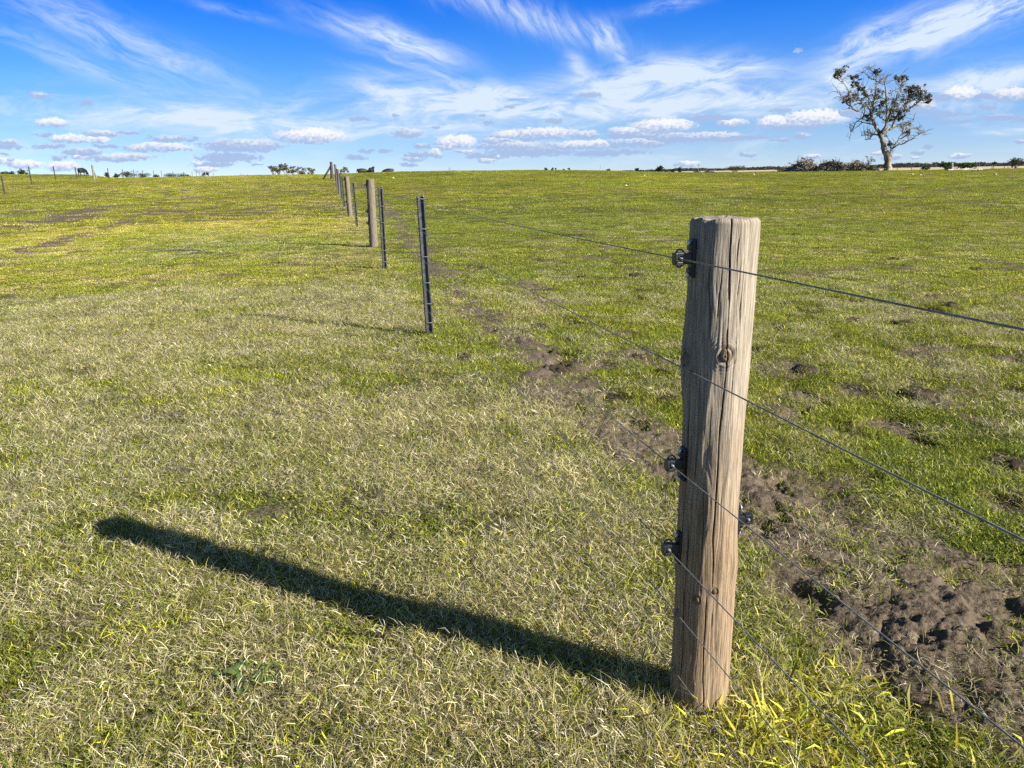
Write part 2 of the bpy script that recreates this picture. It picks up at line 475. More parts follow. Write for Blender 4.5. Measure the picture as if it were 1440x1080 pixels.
# ------------------------------------------------------------------ ground
gm, nt, b = material('pasture soil', .95, .1)
pos = nt.coord('Object')
n_f = nt.noise(pos, 55, 5, .65); n_m = nt.noise(pos, 9, 4, .6); n_l = nt.noise(pos, .8, 4)
mud_a, dry_a, yel_a = nt.attr('mud'), nt.attr('dry'), nt.attr('yel')
thatch = nt.mix(nt.smooth(.35, .65, n_f), (.036, .031, .020), (.150, .128, .086))
green = nt.mix(nt.smooth(.3, .7, n_m), (.030, .044, .010), (.085, .10, .018))
green = nt.mix(yel_a, green, nt.mix(nt.smooth(.3, .7, n_f), (.15, .13, .02), (.26, .21, .04)))
soil = nt.mix(nt.smooth(.3, .7, n_f), (.050, .038, .027), (.205, .162, .118))
soil = nt.mix(nt.smooth(.35, .7, n_m), soil, (.125, .094, .065))
c = nt.mix(nt.m('ADD', dry_a, nt.m('MULTIPLY', nt.m('SUBTRACT', n_m, .5), .8), clamp=True), green, thatch)
c = nt.mix(nt.smooth(.2, .55, nt.m('ADD', mud_a, nt.m('MULTIPLY', nt.m('SUBTRACT', n_f, .5), .3))), c, soil)
nt.put(b.inputs['Base Color'], c)
bump(nt, b, nt.m('ADD', n_f, nt.m('MULTIPLY', n_m, 1.5)), .9, .012)


def micro(x, y, mud, r):
    near = 1 - ss(14, 40, r)
    z = (fbm(x * 2.2, y * 2.2, 3, 3) - .5) * .05 * near
    z = z + (fbm(x * 14, y * 14, 8, 3) - .5) * .016 * (1 - ss(8, 20, r))
    sf, tf = fence_st(x, y)
    z = z - .030 * ss(.605, .68, fbm(x * 3.4 + .8, y * 3.4, 57, 3)) * ss(.05, .6, sf) * (1 - ss(30, 60, r)) + .022 * (fbm(x * 5, y * 5, 59, 2) - .5) * ss(.05, .6, sf) * (1 - ss(20, 45, r))
    # hoof-churned clods
    a = fbm(x * 11 + 1.2 * fbm(x * 5, y * 5, 61, 2), y * 11, 13, 4); ridge = 1 - np.abs(a * 2 - 1) * 2
    pits = ss(.63, .71, fbm(x * 8.3, y * 8.3, 29, 2))
    clod = fbm(x * 42, y * 42, 93, 3) - .5; fine_ = fbm(x * 110, y * 110, 95, 2) - .5
    z = z + mud * (ridge * .011 - pits * .013 + clod * .013 + fine_ * .013) * (1 - ss(7, 22, r))
    return z


def surface(x, y):
    r = np.hypot(x, y); mud, dry, yel = fields(x, y)
    return height(x, y) + micro(x, y, mud, r)


naz = 700; nrr = 1350
azs = np.radians(np.linspace(-58, 58, naz)); rs = np.exp(np.linspace(math.log(.7), math.log(240), nrr))
RR, AA = np.meshgrid(rs, azs, indexing='ij')
X = (RR * np.sin(AA)).ravel(); Y = (RR * np.cos(AA)).ravel()
mud, dry, yel = fields(X, Y); r_ = np.hypot(X, Y)
Z = height(X, Y) + micro(X, Y, mud, r_)
V1 = np.stack([X, Y, Z], 1)
q1 = None
# coarse sheet for everything behind and beside the view
azs2 = np.radians(np.linspace(58, 302, 60)); rs2 = np.concatenate([[0.0], np.exp(np.linspace(math.log(.7), math.log(6000), 60))])
RR2, AA2 = np.meshgrid(rs2, azs2, indexing='ij')
X2 = (RR2 * np.sin(AA2)).ravel(); Y2 = (RR2 * np.cos(AA2)).ravel()
mud2, dry2, yel2 = fields(X2, Y2)
V2 = np.stack([X2, Y2, height(X2, Y2)], 1)
# little wedge under the camera
azs3 = np.radians(np.linspace(-58, 58, 40)); rs3 = np.array([0, .7])
RR3, AA3 = np.meshgrid(rs3, azs3, indexing='ij'); X3 = (RR3 * np.sin(AA3)).ravel(); Y3 = (RR3 * np.cos(AA3)).ravel()
mud3, dry3, yel3 = fields(X3, Y3); V3 = np.stack([X3, Y3, height(X3, Y3)], 1)


def quads(nr, nc, off):
    i = np.arange(nr - 1)[:, None]; j = np.arange(nc - 1)[None, :]
    return np.stack([i * nc + j, (i + 1) * nc + j, (i + 1) * nc + j + 1, i * nc + j + 1], -1).reshape(-1, 4)[:, ::-1][:, [3, 2, 1, 0]][:, ::-1] + off


Q = np.concatenate([quads(nrr, naz, 0), quads(61, 60, len(V1)), quads(2, 40, len(V1) + len(V2))])
me = bpy.data.meshes.new('ground')
fast_mesh(me, np.concatenate([V1, V2, V3]), Q[:, ::-1], {'mud': ('FLOAT', np.concatenate([mud, mud2, mud3])), 'dry': ('FLOAT', np.concatenate([dry, dry2, dry3])), 'yel': ('FLOAT', np.concatenate([yel, yel2, yel3]))})
ground = link_mesh('ground', me, gm, smooth=True)
tag(ground, kind='structure')

fm, nt, b = material('dry field', .95, .1)
pos = nt.coord('Object')
nt.put(b.inputs['Base Color'], nt.mix(nt.noise(nt.vm('MULTIPLY', pos, (.02, .004, 1)), 1.0, 4), (.40, .30, .19), (.62, .49, .34)))
azs4 = np.radians(np.linspace(-58, 58, 240)); rs4 = np.exp(np.linspace(math.log(239.5), math.log(9000), 70))
RR4, AA4 = np.meshgrid(rs4, azs4, indexing='ij'); X4 = (RR4 * np.sin(AA4)).ravel(); Y4 = (RR4 * np.cos(AA4)).ravel()
Z4 = height(X4, Y4) - .02
me = bpy.data.meshes.new('dry_field'); fast_mesh(me, np.stack([X4, Y4, Z4], 1), quads(70, 240, 0)[:, ::-1])
tag(link_mesh('dry_field', me, fm, smooth=True), kind='structure')

# ------------------------------------------------------------------ grass
def blades(n, rad, ln, wd, lean, cols, seed, curl=.5, lift=0.0):
    g = np.random.default_rng(seed)
    rr = rad * np.sqrt(g.random(n)); ph = g.random(n) * 6.2832
    base = np.stack([rr * np.cos(ph), rr * np.sin(ph), g.random(n) * lift - .004], 1)
    L = g.uniform(*ln, n) * (0.6 + .4 * g.random(n)); Wd = g.uniform(*wd, n)
    le = np.radians(g.uniform(*lean, n)); az_ = g.random(n) * 6.2832
    le2 = np.minimum(le + g.uniform(.2, 1.0, n) * curl, 1.75)
    d1 = np.stack([np.sin(le) * np.cos(az_), np.sin(le) * np.sin(az_), np.cos(le)], 1)
    az2 = az_ + g.normal(0, .5, n)
    d2 = np.stack([np.sin(le2) * np.cos(az2), np.sin(le2) * np.sin(az2), np.cos(le2)], 1)
    tw = g.normal(0, .7, n)
    s1 = np.stack([-np.sin(az_ + tw), np.cos(az_ + tw), .3 * np.sin(tw)], 1)
    mid = base + d1 * (L * .5)[:, None]; tip = mid + d2 * (L * .5)[:, None]
    W2 = (Wd * .5)[:, None]
    V = np.stack([base - s1 * W2 * .7, base + s1 * W2 * .7, mid + s1 * W2, mid - s1 * W2, tip + s1 * W2 * .12, tip - s1 * W2 * .12], 1).reshape(-1, 3)
    V[:, 2] = np.maximum(V[:, 2], -.004)
    i = np.arange(n)[:, None] * 6
    Qd = np.concatenate([i + [0, 1, 2, 3], i + [3, 2, 4, 5]], 0)
    k = g.choice(len(cols), n, p=[c[1] for c in cols])
    C = np.array([c[0] for c in cols])[k] * np.exp(g.normal(-.04, .34, (n, 1))) * g.uniform(.92, 1.08, (n, 3))
    return V, Qd, np.repeat(C, 6, 0)


def leaflets(n, rad, hgt, size, cols, seed):
    g = np.random.default_rng(seed)
    rr = rad * np.sqrt(g.random(n)); ph = g.random(n) * 6.2832
    c = np.stack([rr * np.cos(ph), rr * np.sin(ph), g.uniform(*hgt, n)], 1)
    s = g.uniform(*size, n) * .5
    a = g.random(n) * 6.2832; t1 = g.normal(0, .45, n); t2 = g.normal(0, .45, n)
    u = np.stack([np.cos(a), np.sin(a), t1], 1) * s[:, None]; v = np.stack([-np.sin(a), np.cos(a), t2], 1) * s[:, None] * .85
    V = np.stack([c - u * .9, c - u * .2 - v, c + u * .7 - v * .7, c + u, c + u * .7 + v * .7, c - u * .2 + v], 1).reshape(-1, 3)
    i = np.arange(n)[:, None] * 6
    Qd = np.concatenate([i + [0, 1, 2, 3], i + [0, 3, 4, 5]], 0)
    k = g.choice(len(cols), n, p=[q[1] for q in cols])
    C = np.array([q[0] for q in cols])[k] * np.exp(g.normal(0, .3, (n, 1)))
    return V, Qd, np.repeat(C, 6, 0)


grass_mat = leafy('grass blades', transl=.38)


def clump_obj(name, parts):
    V = []; Qs = []; C = []; o = 0
    for v, q, c in parts:
        V.append(v); Qs.append(q + o); C.append(c); o += len(v)
    C = np.concatenate(C); C = np.concatenate([C, np.ones((len(C), 1))], 1)
    me = bpy.data.meshes.new(name)
    fast_mesh(me, np.concatenate(V), np.concatenate(Qs), {'bcol': ('FLOAT_COLOR', C)})
    me.materials.append(grass_mat)
    return bpy.data.objects.new(name, me)          # a source only: not linked to the scene


def scatter(name, label, cat, sources, pts, rot, scl, tint, lum, tk=1.0):
    tint = tint * tk
    me = bpy.data.meshes.new(name)
    n = len(pts)
    me.vertices.add(n); me.vertices.foreach_set('co', np.asarray(pts, np.float32).ravel())
    for nm, typ, fld, arr in (('rot', 'FLOAT_VECTOR', 'vector', rot), ('scl', 'FLOAT', 'value', scl), ('tint', 'FLOAT', 'value', tint), ('lum', 'FLOAT', 'value', lum),
                              ('pick', 'INT', 'value', RNG.integers(0, len(sources), n))):
        a = me.attributes.new(nm, typ, 'POINT'); a.data.foreach_set(fld, np.asarray(arr, np.int32 if typ == 'INT' else np.float32).ravel())
    o = bpy.data.objects.new(name, me); COL.objects.link(o)
    ng = bpy.data.node_groups.new(name + ' scatter', 'GeometryNodeTree')
    ng.interface.new_socket('Geometry', in_out='INPUT', socket_type='NodeSocketGeometry')
    ng.interface.new_socket('Geometry', in_out='OUTPUT', socket_type='NodeSocketGeometry')
    N = ng.nodes; Lk = ng.links
    gi = N.new('NodeGroupInput'); go = N.new('NodeGroupOutput'); ip = N.new('GeometryNodeInstanceOnPoints'); jn = N.new('GeometryNodeJoinGeometry')
    for s in sources:
        oi = N.new('GeometryNodeObjectInfo'); oi.inputs['Object'].default_value = s
        ti = N.new('GeometryNodeGeometryToInstance'); Lk.new(oi.outputs['Geometry'], ti.inputs[0]); Lk.new(ti.outputs[0], jn.inputs[0])

    def named(nm, typ):
        x = N.new('GeometryNodeInputNamedAttribute'); x.data_type = typ; x.inputs['Name'].default_value = nm
        return x.outputs[0]
    Lk.new(gi.outputs[0], ip.inputs['Points']); Lk.new(jn.outputs[0], ip.inputs['Instance'])
    ip.inputs['Pick Instance'].default_value = True
    Lk.new(named('pick', 'INT'), ip.inputs['Instance Index'])
    er = N.new('FunctionNodeEulerToRotation'); Lk.new(named('rot', 'FLOAT_VECTOR'), er.inputs[0]); Lk.new(er.outputs[0], ip.inputs['Rotation'])
    Lk.new(named('scl', 'FLOAT'), ip.inputs['Scale'])
    Lk.new(ip.outputs[0], go.inputs[0])
    md = o.modifiers.new('scatter', 'NODES'); md.node_group = ng
    return tag(o, label, cat, kind='stuff')


def wedge(n, r0, r1, half):
    rr = np.sqrt(RNG.uniform(r0 * r0, r1 * r1, n)); aa = np.radians(RNG.uniform(-half, half, n))
    return rr * np.sin(aa), rr * np.cos(aa)


G1, G2, G3 = (.140, .190, .026), (.235, .270, .040), (.085, .135, .024)
YG, YE = (.37, .38, .055), (.47, .42, .085)
S1, S2, S3, S4 = (.54, .48, .31), (.38, .33, .22), (.66, .61, .46), (.17, .145, .10)
green_src = [clump_obj('blade source', [blades(72, .10, (.016, .048), (.0020, .0040), (10, 72), [(G1, .30), (G2, .34), (G3, .12), (YG, .24)], 100 + k), ]) for k in range(6)]
wide_src = [clump_obj('leaf source', [blades(14, .08, (.03, .075), (.0032, .0052), (20, 80), [(YG, .45), (YE, .25), (G2, .3)], 200 + k, .7)]) for k in range(5)]
straw_src = [clump_obj('straw source', [blades(88, .11, (.020, .062), (.0013, .0025), (35, 88), [(S1, .27), (S2, .2), (S3, .15), (S4, .12), (YG, .16), (G2, .10)], 300 + k, .5, .02)]) for k in range(6)]
tall_src = [clump_obj('stalk source', [blades(26, .05, (.08, .19), (.0016, .003), (8, 60), [(S1, .4), (S3, .35), (YE, .25)], 330 + k, .8)]) for k in range(4)]
clover_src = [clump_obj('clover source', [leaflets(95, .10, (.004, .02), (.004, .0085), [(G1, .35), (G3, .35), (G2, .30)], 400 + k)]) for k in range(5)]
farg_src = [clump_obj('sward source', [blades(520, .42, (.022, .060), (.0055, .0105), (10, 75), [(G1, .25), (G2, .38), (G3, .07), (YG, .3)], 500 + k)]) for k in range(6)]
fars_src = [clump_obj('dry sward source', [blades(380, .42, (.024, .066), (.0042, .0085), (30, 86), [(S1, .28), (S2, .2), (S3, .12), (YE, .24), (G2, .16)], 600 + k)]) for k in range(6)]


def spread(n, r0, r1, half, prob, smin, smax, tilt=.12, sink=.004):
    x, y = wedge(n, r0, r1, half)
    mud, dry, yel = fields(x, y)
    keep = RNG.random(n) < prob(x, y, mud, dry, yel, np.hypot(x, y))
    x, y, mud, dry, yel = x[keep], y[keep], mud[keep], dry[keep], yel[keep]
    s, t = fence_st(x, y)
    m = len(x)
    z = height(x, y) + micro(x, y, mud, np.hypot(x, y)) - sink
    rot = np.stack([RNG.normal(0, tilt, m), RNG.normal(0, tilt, m), RNG.random(m) * 6.2832], 1)
    lum = RNG.uniform(.68, 1.5, m) * (1 + .55 * (fbm(x * .16, y * .10, 501, 3) - .5) * ss(8, 20, np.hypot(x, y))) * (1 - .10 * ss(20, 45, np.hypot(x, y)))
    return np.stack([x, y, z], 1), rot, RNG.uniform(smin, smax, m), np.clip(yel + RNG.normal(0, .18, m), 0, 1), lum


def cat(*a): return [np.concatenate(q) for q in zip(*a)]


tuft = lambda x, y, sc, sd: fbm(x * sc, y * sc, sd, 3)
NEAR = 11.0
pg = lambda x, y, m, d, yv, r: np.clip(1.2 - d, .10, 1) * (1 - .90 * ss(.15, .6, m)) * ss(.28, .60, tuft(x, y, 4.5, 301) + .12 * (1 - d)) * (1 - ss(8, NEAR, r) * .8)
green_pts = cat(spread(14500, 1.1, 4.5, 46, pg, .6, 1.2), spread(34000, 4.5, NEAR, 38, pg, .7, 1.3))
scatter('grass', 'short green grass tufts growing through the near pasture', 'grass', green_src, *green_pts)
pw = lambda x, y, m, d, yv, r: np.clip(.25 + yv * .5, 0, 1) * (1 - ss(.15, .4, m)) * ss(.42, .62, tuft(x, y, 2.4, 311)) * .75
foot = lambda x, y, m, d, yv, r: .9 * np.exp(-((x - .72) ** 2 + (y - 1.60) ** 2) / .07) * (1 - m)
wide_pts = cat(spread(12500, 1.1, 9, 42, pw, .5, 1.05, .2), spread(6500, 1.2, 2.4, 45, foot, .9, 1.7, .28))
scatter('yellow_grass', 'yellowish broad grass blades standing out of the near turf', 'grass', wide_src, *wide_pts)
ps = lambda x, y, m, d, yv, r: np.clip(d * 1.35, 0, 1) * (1 - .80 * ss(.2, .6, m)) * ss(.28, .55, tuft(x, y, 3.8, 321) + .1 * d) * (1 - ss(8, NEAR, r) * .8)
straw_pts = cat(spread(13000, 1.1, 4.5, 46, ps, .6, 1.25, .15), spread(28000, 4.5, NEAR, 38, ps, .8, 1.4, .15))
scatter('dry_grass', 'pale dead grass and straw matted over the near turf', 'dry grass', straw_src, *straw_pts, tk=.3)
pc = lambda x, y, m, d, yv, r: .75 * np.clip(1.0 - d * .7, .1, 1) * (1 - ss(.1, .4, m)) * ss(.47, .60, tuft(x, y, 1.7, 331)) * (1 - ss(3, 7, r) * .7)
scatter('clover', 'low dark green clover leaves in patches near the camera', 'clover', clover_src, *spread(15000, 1.1, 7, 44, pc, .75, 1.4, .06))


def near_fence(x, y, m, d, yv, r):
    s, t = fence_st(x, y)
    q = np.exp(-((s + .06) / .22) ** 2) * ss(-1, 0, t) * .55
    foot = .55 * np.exp(-((x - .48) ** 2 + (y - 1.70) ** 2) / .12)
    return np.clip(q * ss(.4, .6, tuft(x, y, 3, 341)) + foot, 0, 1) * (1 - .7 * ss(.2, .5, m))


tp = cat(spread(5200, 1.1, 30, 22, near_fence, .55, 1.0, .2), spread(1500, 1.3, 2.4, 30, near_fence, .35, .75, .3), spread(1500, 6, 50, 22, near_fence, .7, 1.3, .2))
scatter('tall_dry_grass', 'longer straw coloured grass left ungrazed along the foot of the fence', 'dry grass', tall_src, *tp, tk=.3)
pfg = lambda x, y, m, d, yv, r: np.clip(1.25 - d, .15, 1) * (1 - .8 * ss(.2, .6, m)) * ss(6.5, NEAR, r) * ss(.25, .5, tuft(x, y, 1.3, 351) + .1)
scatter('pasture_grass', 'green turf of the open paddock running up to the crest', 'grass', farg_src,
        *cat(spread(17000, 6.5, 26, 38, pfg, .40, .72, .05), spread(30000, 26, 100, 37, pfg, .8, 1.3, .04), spread(13000, 100, 215, 37, pfg, 1.6, 2.4, .03)), tk=.8)
pfs = lambda x, y, m, d, yv, r: np.clip(d * 1.1, .05, 1) * (1 - .8 * ss(.2, .6, m)) * ss(6.5, NEAR, r)
scatter('pasture_straw', 'dry straw mixed through the turf of the open paddock', 'dry grass', fars_src,
        *cat(spread(17000, 6.5, 26, 38, pfs, .40, .72, .05), spread(17000, 26, 100, 37, pfs, .8, 1.3, .04)), tk=.75)

# ------------------------------------------------------------------ fence materials
def wood_mat(name, lo=.40, hi=1.0, k=1.0):
    m, nt, b = material(name, .88, .2)
    p = nt.coord('Object'); px = nt.xyz(p)
    ang = nt.m('ARCTAN2', px[1], px[0])
    gv = nt.comb(nt.m('MULTIPLY', nt.m('COSINE', ang), 1.0), nt.m('MULTIPLY', nt.m('SINE', ang), 1.0), nt.m('MULTIPLY', px[2], .35))
    wv = nt.vm('MULTIPLY_ADD', nt.noise(nt.vm('MULTIPLY', p, (1, 1, .5)), 7, 3, col=True), (.12, .12, .0), gv)
    g1 = nt.noise(wv, 22, 6, .7); g2 = nt.noise(wv, 70, 3, .6); bl = nt.noise(nt.vm('MULTIPLY', p, (1, 1, .6)), 9, 4, .6)
    hgt = nt.m('ADD', px[2], nt.m('MULTIPLY', nt.m('SUBTRACT', bl, .5), .7))
    grey = nt.mix(nt.smooth(.35, .65, g1), (.185 * k, .152 * k, .115 * k), (.44 * k, .375 * k, .285 * k))
    tan = nt.mix(nt.smooth(.35, .65, g1), (.16, .108, .062), (.40, .292, .185))
    c = nt.mix(nt.smooth(lo, hi, hgt), tan, grey)
    c = nt.mix(nt.m('MULTIPLY', nt.smooth(.56, .70, g2), .55), c, (.08, .058, .038))
    c = nt.mix(nt.m('MULTIPLY', nt.smooth(.60, .80, bl), .35), c, (.13, .105, .08))
    c = nt.mix(nt.attr('crack'), c, (.022, .016, .011))
    c = nt.mix(nt.m('MULTIPLY', nt.attr('knot'), .7), c, (.17, .115, .065))
    nt.put(b.inputs['Base Color'], c)
    bump(nt, b, nt.m('ADD', g1, nt.m('MULTIPLY', g2, .7)), .55, .004)
    return m


WOOD = wood_mat('weathered post timber'); OLDWOOD = wood_mat('grey post timber', -1.2, -.4, .62); FARWOOD = wood_mat('dark strainer timber', -1.2, -.4, .26)
STEEL = simple_mat('painted picket steel', (.028, .031, .035), (.075, .078, .082), 30, .42, .5, .35, bmp=.15)
PLASTIC = simple_mat('black insulator plastic', (.010, .011, .013), (.022, .023, .026), 40, .38, .5)
CLIP = simple_mat('grey clip plastic', (.10, .105, .11), (.16, .165, .17), 40, .45, .4)
ZINC = simple_mat('galvanised wire', (.15, .15, .148), (.29, .285, .28), 60, .5, .4, .25)
NAIL = simple_mat('galvanised nail head', (.35, .38, .42), (.55, .58, .62), 90, .4, .5, .6)


def wood_post_mesh(name, rt, rb, h, nth, nv, seed, cracks, knots, bulges, amp=1.0, bury=.12):
    th = np.linspace(0, 2 * math.pi, nth, endpoint=False); vv = np.linspace(-bury, h, nv)
    TT, VV = np.meshgrid(th, vv)
    rad = rb + (rt - rb) * np.clip(VV / h, 0, 1)
    cx, cyy = np.cos(TT), np.sin(TT)
    wob = (fbm(cx * 1.4 + 5, VV * 2.2 + cyy * 1.4, seed, 3) - .5) * .012
    gx_ = TT * rad * 95
    wr = fbm(TT * 3, VV * 5, seed + 2, 2) * 4
    seamfix = np.minimum(TT, 2 * math.pi - TT)
    grain = (fbm(gx_ + wr, VV * 7, seed + 3, 3) - .5) * .0042 + (vnoise(gx_ * .35 + wr * .5, VV * 3, seed + 9) - .5) * .004
    grain *= ss(0, .06, seamfix)
    disp = wob + .8 * grain * amp * (1 - .6 * ss(h - .06, h, VV))
    crack = np.zeros_like(TT); knot = np.zeros_like(TT)
    for (t0, z0, z1, dep, wid) in cracks:
        path = t0 + (fbm(VV * 6 + t0 * 7, VV * 0 + t0, seed + 21, 3) - .5) * .22
        d = np.abs((TT - path + math.pi) % (2 * math.pi) - math.pi) * rad
        wid = wid * .55; dep = dep * .65; e = ss(z0, z0 + .05, VV) * (1 - ss(z1 - .05, z1, VV)) * (.35 + .65 * ss(.35, .6, vnoise(VV * 13, VV * 0 + t0 * 9, seed + 5)))
        k = np.clip(1 - d / wid, 0, 1) ** .8 * e
        disp -= dep * k; crack = np.maximum(crack, np.clip(k * 1.5, 0, 1) * min(1, dep / .006))
    for (t0, z0, s_, prot) in knots:
        dx = ((TT - t0 + math.pi) % (2 * math.pi) - math.pi) * rad; dz = (VV - z0) * .8
        d = np.hypot(dx, dz) / s_
        disp += prot * np.exp(-(d / 1.5) ** 2) - prot * 1.0 * np.exp(-((d - 1.0) / .22) ** 2) + .0012 * np.sin(d * 13) * np.exp(-(d / 2.2) ** 2)
        knot = np.maximum(knot, np.exp(-(d / .95) ** 4)); crack = np.maximum(crack, .6 * np.exp(-((d - 1.02) / .12) ** 2) + .4 * np.exp(-((d - 1.55) / .1) ** 2))
    for (t0, z0, sz, st, a) in bulges:
        dt = ((TT - t0 + math.pi) % (2 * math.pi) - math.pi)
        disp += a * np.exp(-(dt / st) ** 2 - ((VV - z0) / sz) ** 2)
    edge = ss(h - .012, h, VV); rad2 = rad + disp - edge ** 2 * .006
    zz = VV.copy()
    topn = (fbm(cx * 2.5, cyy * 2.5, seed + 31, 3) - .5) * .009
    zz += ss(h - .08, h, VV) * topn
    Vs = np.stack([rad2 * cx, rad2 * cyy, zz], -1).reshape(-1, 3)
    nq = []
    i = np.arange(nv - 1)[:, None]; j = np.arange(nth)[None, :]; j2 = (j + 1) % nth
    Qs = [np.stack([i * nth + j, i * nth + j2, (i + 1) * nth + j2, (i + 1) * nth + j], -1).reshape(-1, 4)]
    ck = [crack.ravel()]; kn = [knot.ravel()]
    top = Vs[-nth:]; prev = (nv - 1) * nth; cur = len(Vs); extra = []
    ctr = top.mean(0)
    for f_ in (.93, .8, .6, .4, .2, .06):
        ring = ctr + (top - ctr) * f_
        ring[:, 2] = h - .002 + (fbm(ring[:, 0] * 90, ring[:, 1] * 90, seed + 41, 3) - .5) * .008 + (top[:, 2] - h) * f_ * .7
        extra.append(ring)
        jj = np.arange(nth); jj2 = (jj + 1) % nth
        Qs.append(np.stack([prev + jj, prev + jj2, cur + jj2, cur + jj], -1)); prev = cur; cur += nth
        ck.append(.35 * ss(.55, .7, fbm(ring[:, 0] * 120, ring[:, 1] * 120, 77, 2))); kn.append(np.zeros(nth))
    Vs = np.concatenate([Vs] + extra)
    me = bpy.data.meshes.new(name)
    fast_mesh(me, Vs, np.concatenate(Qs), {'crack': ('FLOAT', np.concatenate(ck)), 'knot': ('FLOAT', np.concatenate(kn))})
    # close the last hole
    return me


def frame(ang):
    """outward, sideways, up axes for something fixed to the post at this angle"""
    o = np.array([math.cos(ang), math.sin(ang), 0]); s = np.array([-math.sin(ang), math.cos(ang), 0]); u = np.array([0, 0, 1.0])
    return np.stack([o, s, u], 1)


def insulator(parent, ang, rad, z, ring=True, k=.84):
    A = frame(ang) * k; P0 = frame(ang) @ np.array([rad, 0, z])
    tp = lambda *p: P0 + A @ np.array(p)
    b = MB(); b.box(tp(.003, 0, 0), (.012, .028, .104), A)
    b.box(tp(.010, 0, .030), (.012, .022, .018), A); b.box(tp(.010, 0, -.034), (.012, .022, .018), A)
    base = b.build('insulator', PLASTIC, parent, bevel=.003)
    c = MB(); c.box(tp(.022, 0, 0), (.030, .020, .030), A); c.box(tp(.040, 0, .013), (.022, .024, .010), A); c.box(tp(.044, 0, -.012), (.026, .024, .010), A); c.box(tp(.054, 0, 0.002), (.009, .024, .030), A)
    c.build('claw', PLASTIC, base, bevel=.0022)
    r = MB(); t = np.linspace(0, 2 * math.pi, 25)
    if ring: r.tube([tp(.034 + .016 * math.cos(a), -.014, .024 * math.sin(a)) for a in t], .0022, 8, False)
    r.tube([tp(.041, -.0135 + k * .027, 0) for k in (0, 1)], .0045, 8)
    r.build('wire_clip', CLIP, base, smooth=True)
    for zz in (.043, -.045):
        n = MB(); n.tube([tp(.004, 0, zz), tp(.014, 0, zz), tp(.0142, 0, zz), tp(.018, 0, zz)], [.0026, .0026, .0064, .0058], 10)
        n.build('nail', NAIL, base)
    return base


def staple(parent, ang, rad, z):
    A = frame(ang); P0 = A @ np.array([rad, 0, z])
    m = MB(); m.tube([P0 + A @ np.array(p) for p in ((-.012, .004, .011), (.002, .004, .011), (.0065, .002, .006), (.0075, 0, 0), (.0065, -.002, -.006), (.002, -.004, -.011), (-.012, -.004, -.011))], .0018, 7)
    return m.build('staple', ZINC, parent, smooth=True)


# ------------------------------------------------------------------ fence along the paddock
ANG_L = math.atan2(-FN[1], -FN[0])
W1 = np.array([FO[0], FO[1], 0.0]); W1[2] = 0
ANG_C = math.atan2(-W1[1], -W1[0])


def z_on_post(py, s_off):
    p = np.array([W1[0], W1[1]]) + FN * s_off
    lo, hi = -.1, 1.5
    for _ in range(40):
        m = (lo + hi) / 2
        if project((p[0], p[1], m))[1] > py: lo = m
        else: hi = m
    return (lo + hi) / 2


def z_at(py):
    lo, hi = -.2, 1.6
    q = W1[:2] - W1[:2] / np.linalg.norm(W1[:2]) * .075
    for _ in range(40):
        m = (lo + hi) / 2
        if project((q[0], q[1], m))[1] > py: lo = m
        else: hi = m
    return (lo + hi) / 2


WIRE_Y = [364, 520, 654, 772, 861, 941]; ELEC = [1, 0, 1, 1, 0, 0]
RPOST = .0758
WOFF = [-(RPOST + .034) if e else -(RPOST + .004) for e in ELEC]
WH = [z_on_post(y, o) for y, o in zip(WIRE_Y, WOFF)]
H1 = z_at(309)

post = empty('fence_post', (W1[0], W1[1], 0), 'large round weathered timber fence post standing closest to the camera', 'fence post', 'round timber posts of the paddock fence')
T = lambda d: ANG_C + math.radians(d)
pm = wood_post_mesh('timber', .0750, .0748, H1, 420, 520, 5,
                    [(T(12), z_at(840), H1 + .1, .010, .0040), (T(6), z_at(1010), z_at(830), .007, .0032), (T(38), z_at(470), z_at(360), .006, .0036), (T(25), z_at(400), z_at(315), .005, .003),
                     (T(-52), z_at(800), z_at(560), .011, .005), (T(-40), z_at(1010), z_at(730), .009, .004), (T(-66), z_at(560), z_at(330), .008, .004), (T(-18), z_at(470), H1 + .1, .006, .003), (T(-3), z_at(470), z_at(370), .005, .003),
                     (T(55), z_at(700), z_at(600), .005, .003), (T(30), z_at(620), z_at(330), .005, .0026), (T(100), 0, 1.2, .01, .005), (T(-110), .1, 1.1, .01, .005), (T(170), 0, 1.3, .012, .006), (T(-30), z_at(700), z_at(520), .006, .003), (T(-8), z_at(800), z_at(560), .005, .0026)],
                    [(T(14), z_at(499), .0135, .007), (T(-63), z_at(512), .012, .006), (T(20), z_at(832), .0065, .004), (T(-14), z_at(846), .008, .005)],
                    [(T(-80), z_at(520), .085, .55, .010), (T(-80), z_at(800), .05, .4, .006), (T(70), z_at(800), .05, .5, .006), (T(14), z_at(505), .07, .5, .006)])
link_mesh('timber', pm, WOOD, post, smooth=True)
for k, (z, e) in enumerate(zip(WH, ELEC)):
    if e: insulator(post, ANG_L, RPOST - .001, z)
    else: staple(post, ANG_L, RPOST + .001, z)
insulator(post, T(116), RPOST - .001, z_at(748) - .01, False, .78)


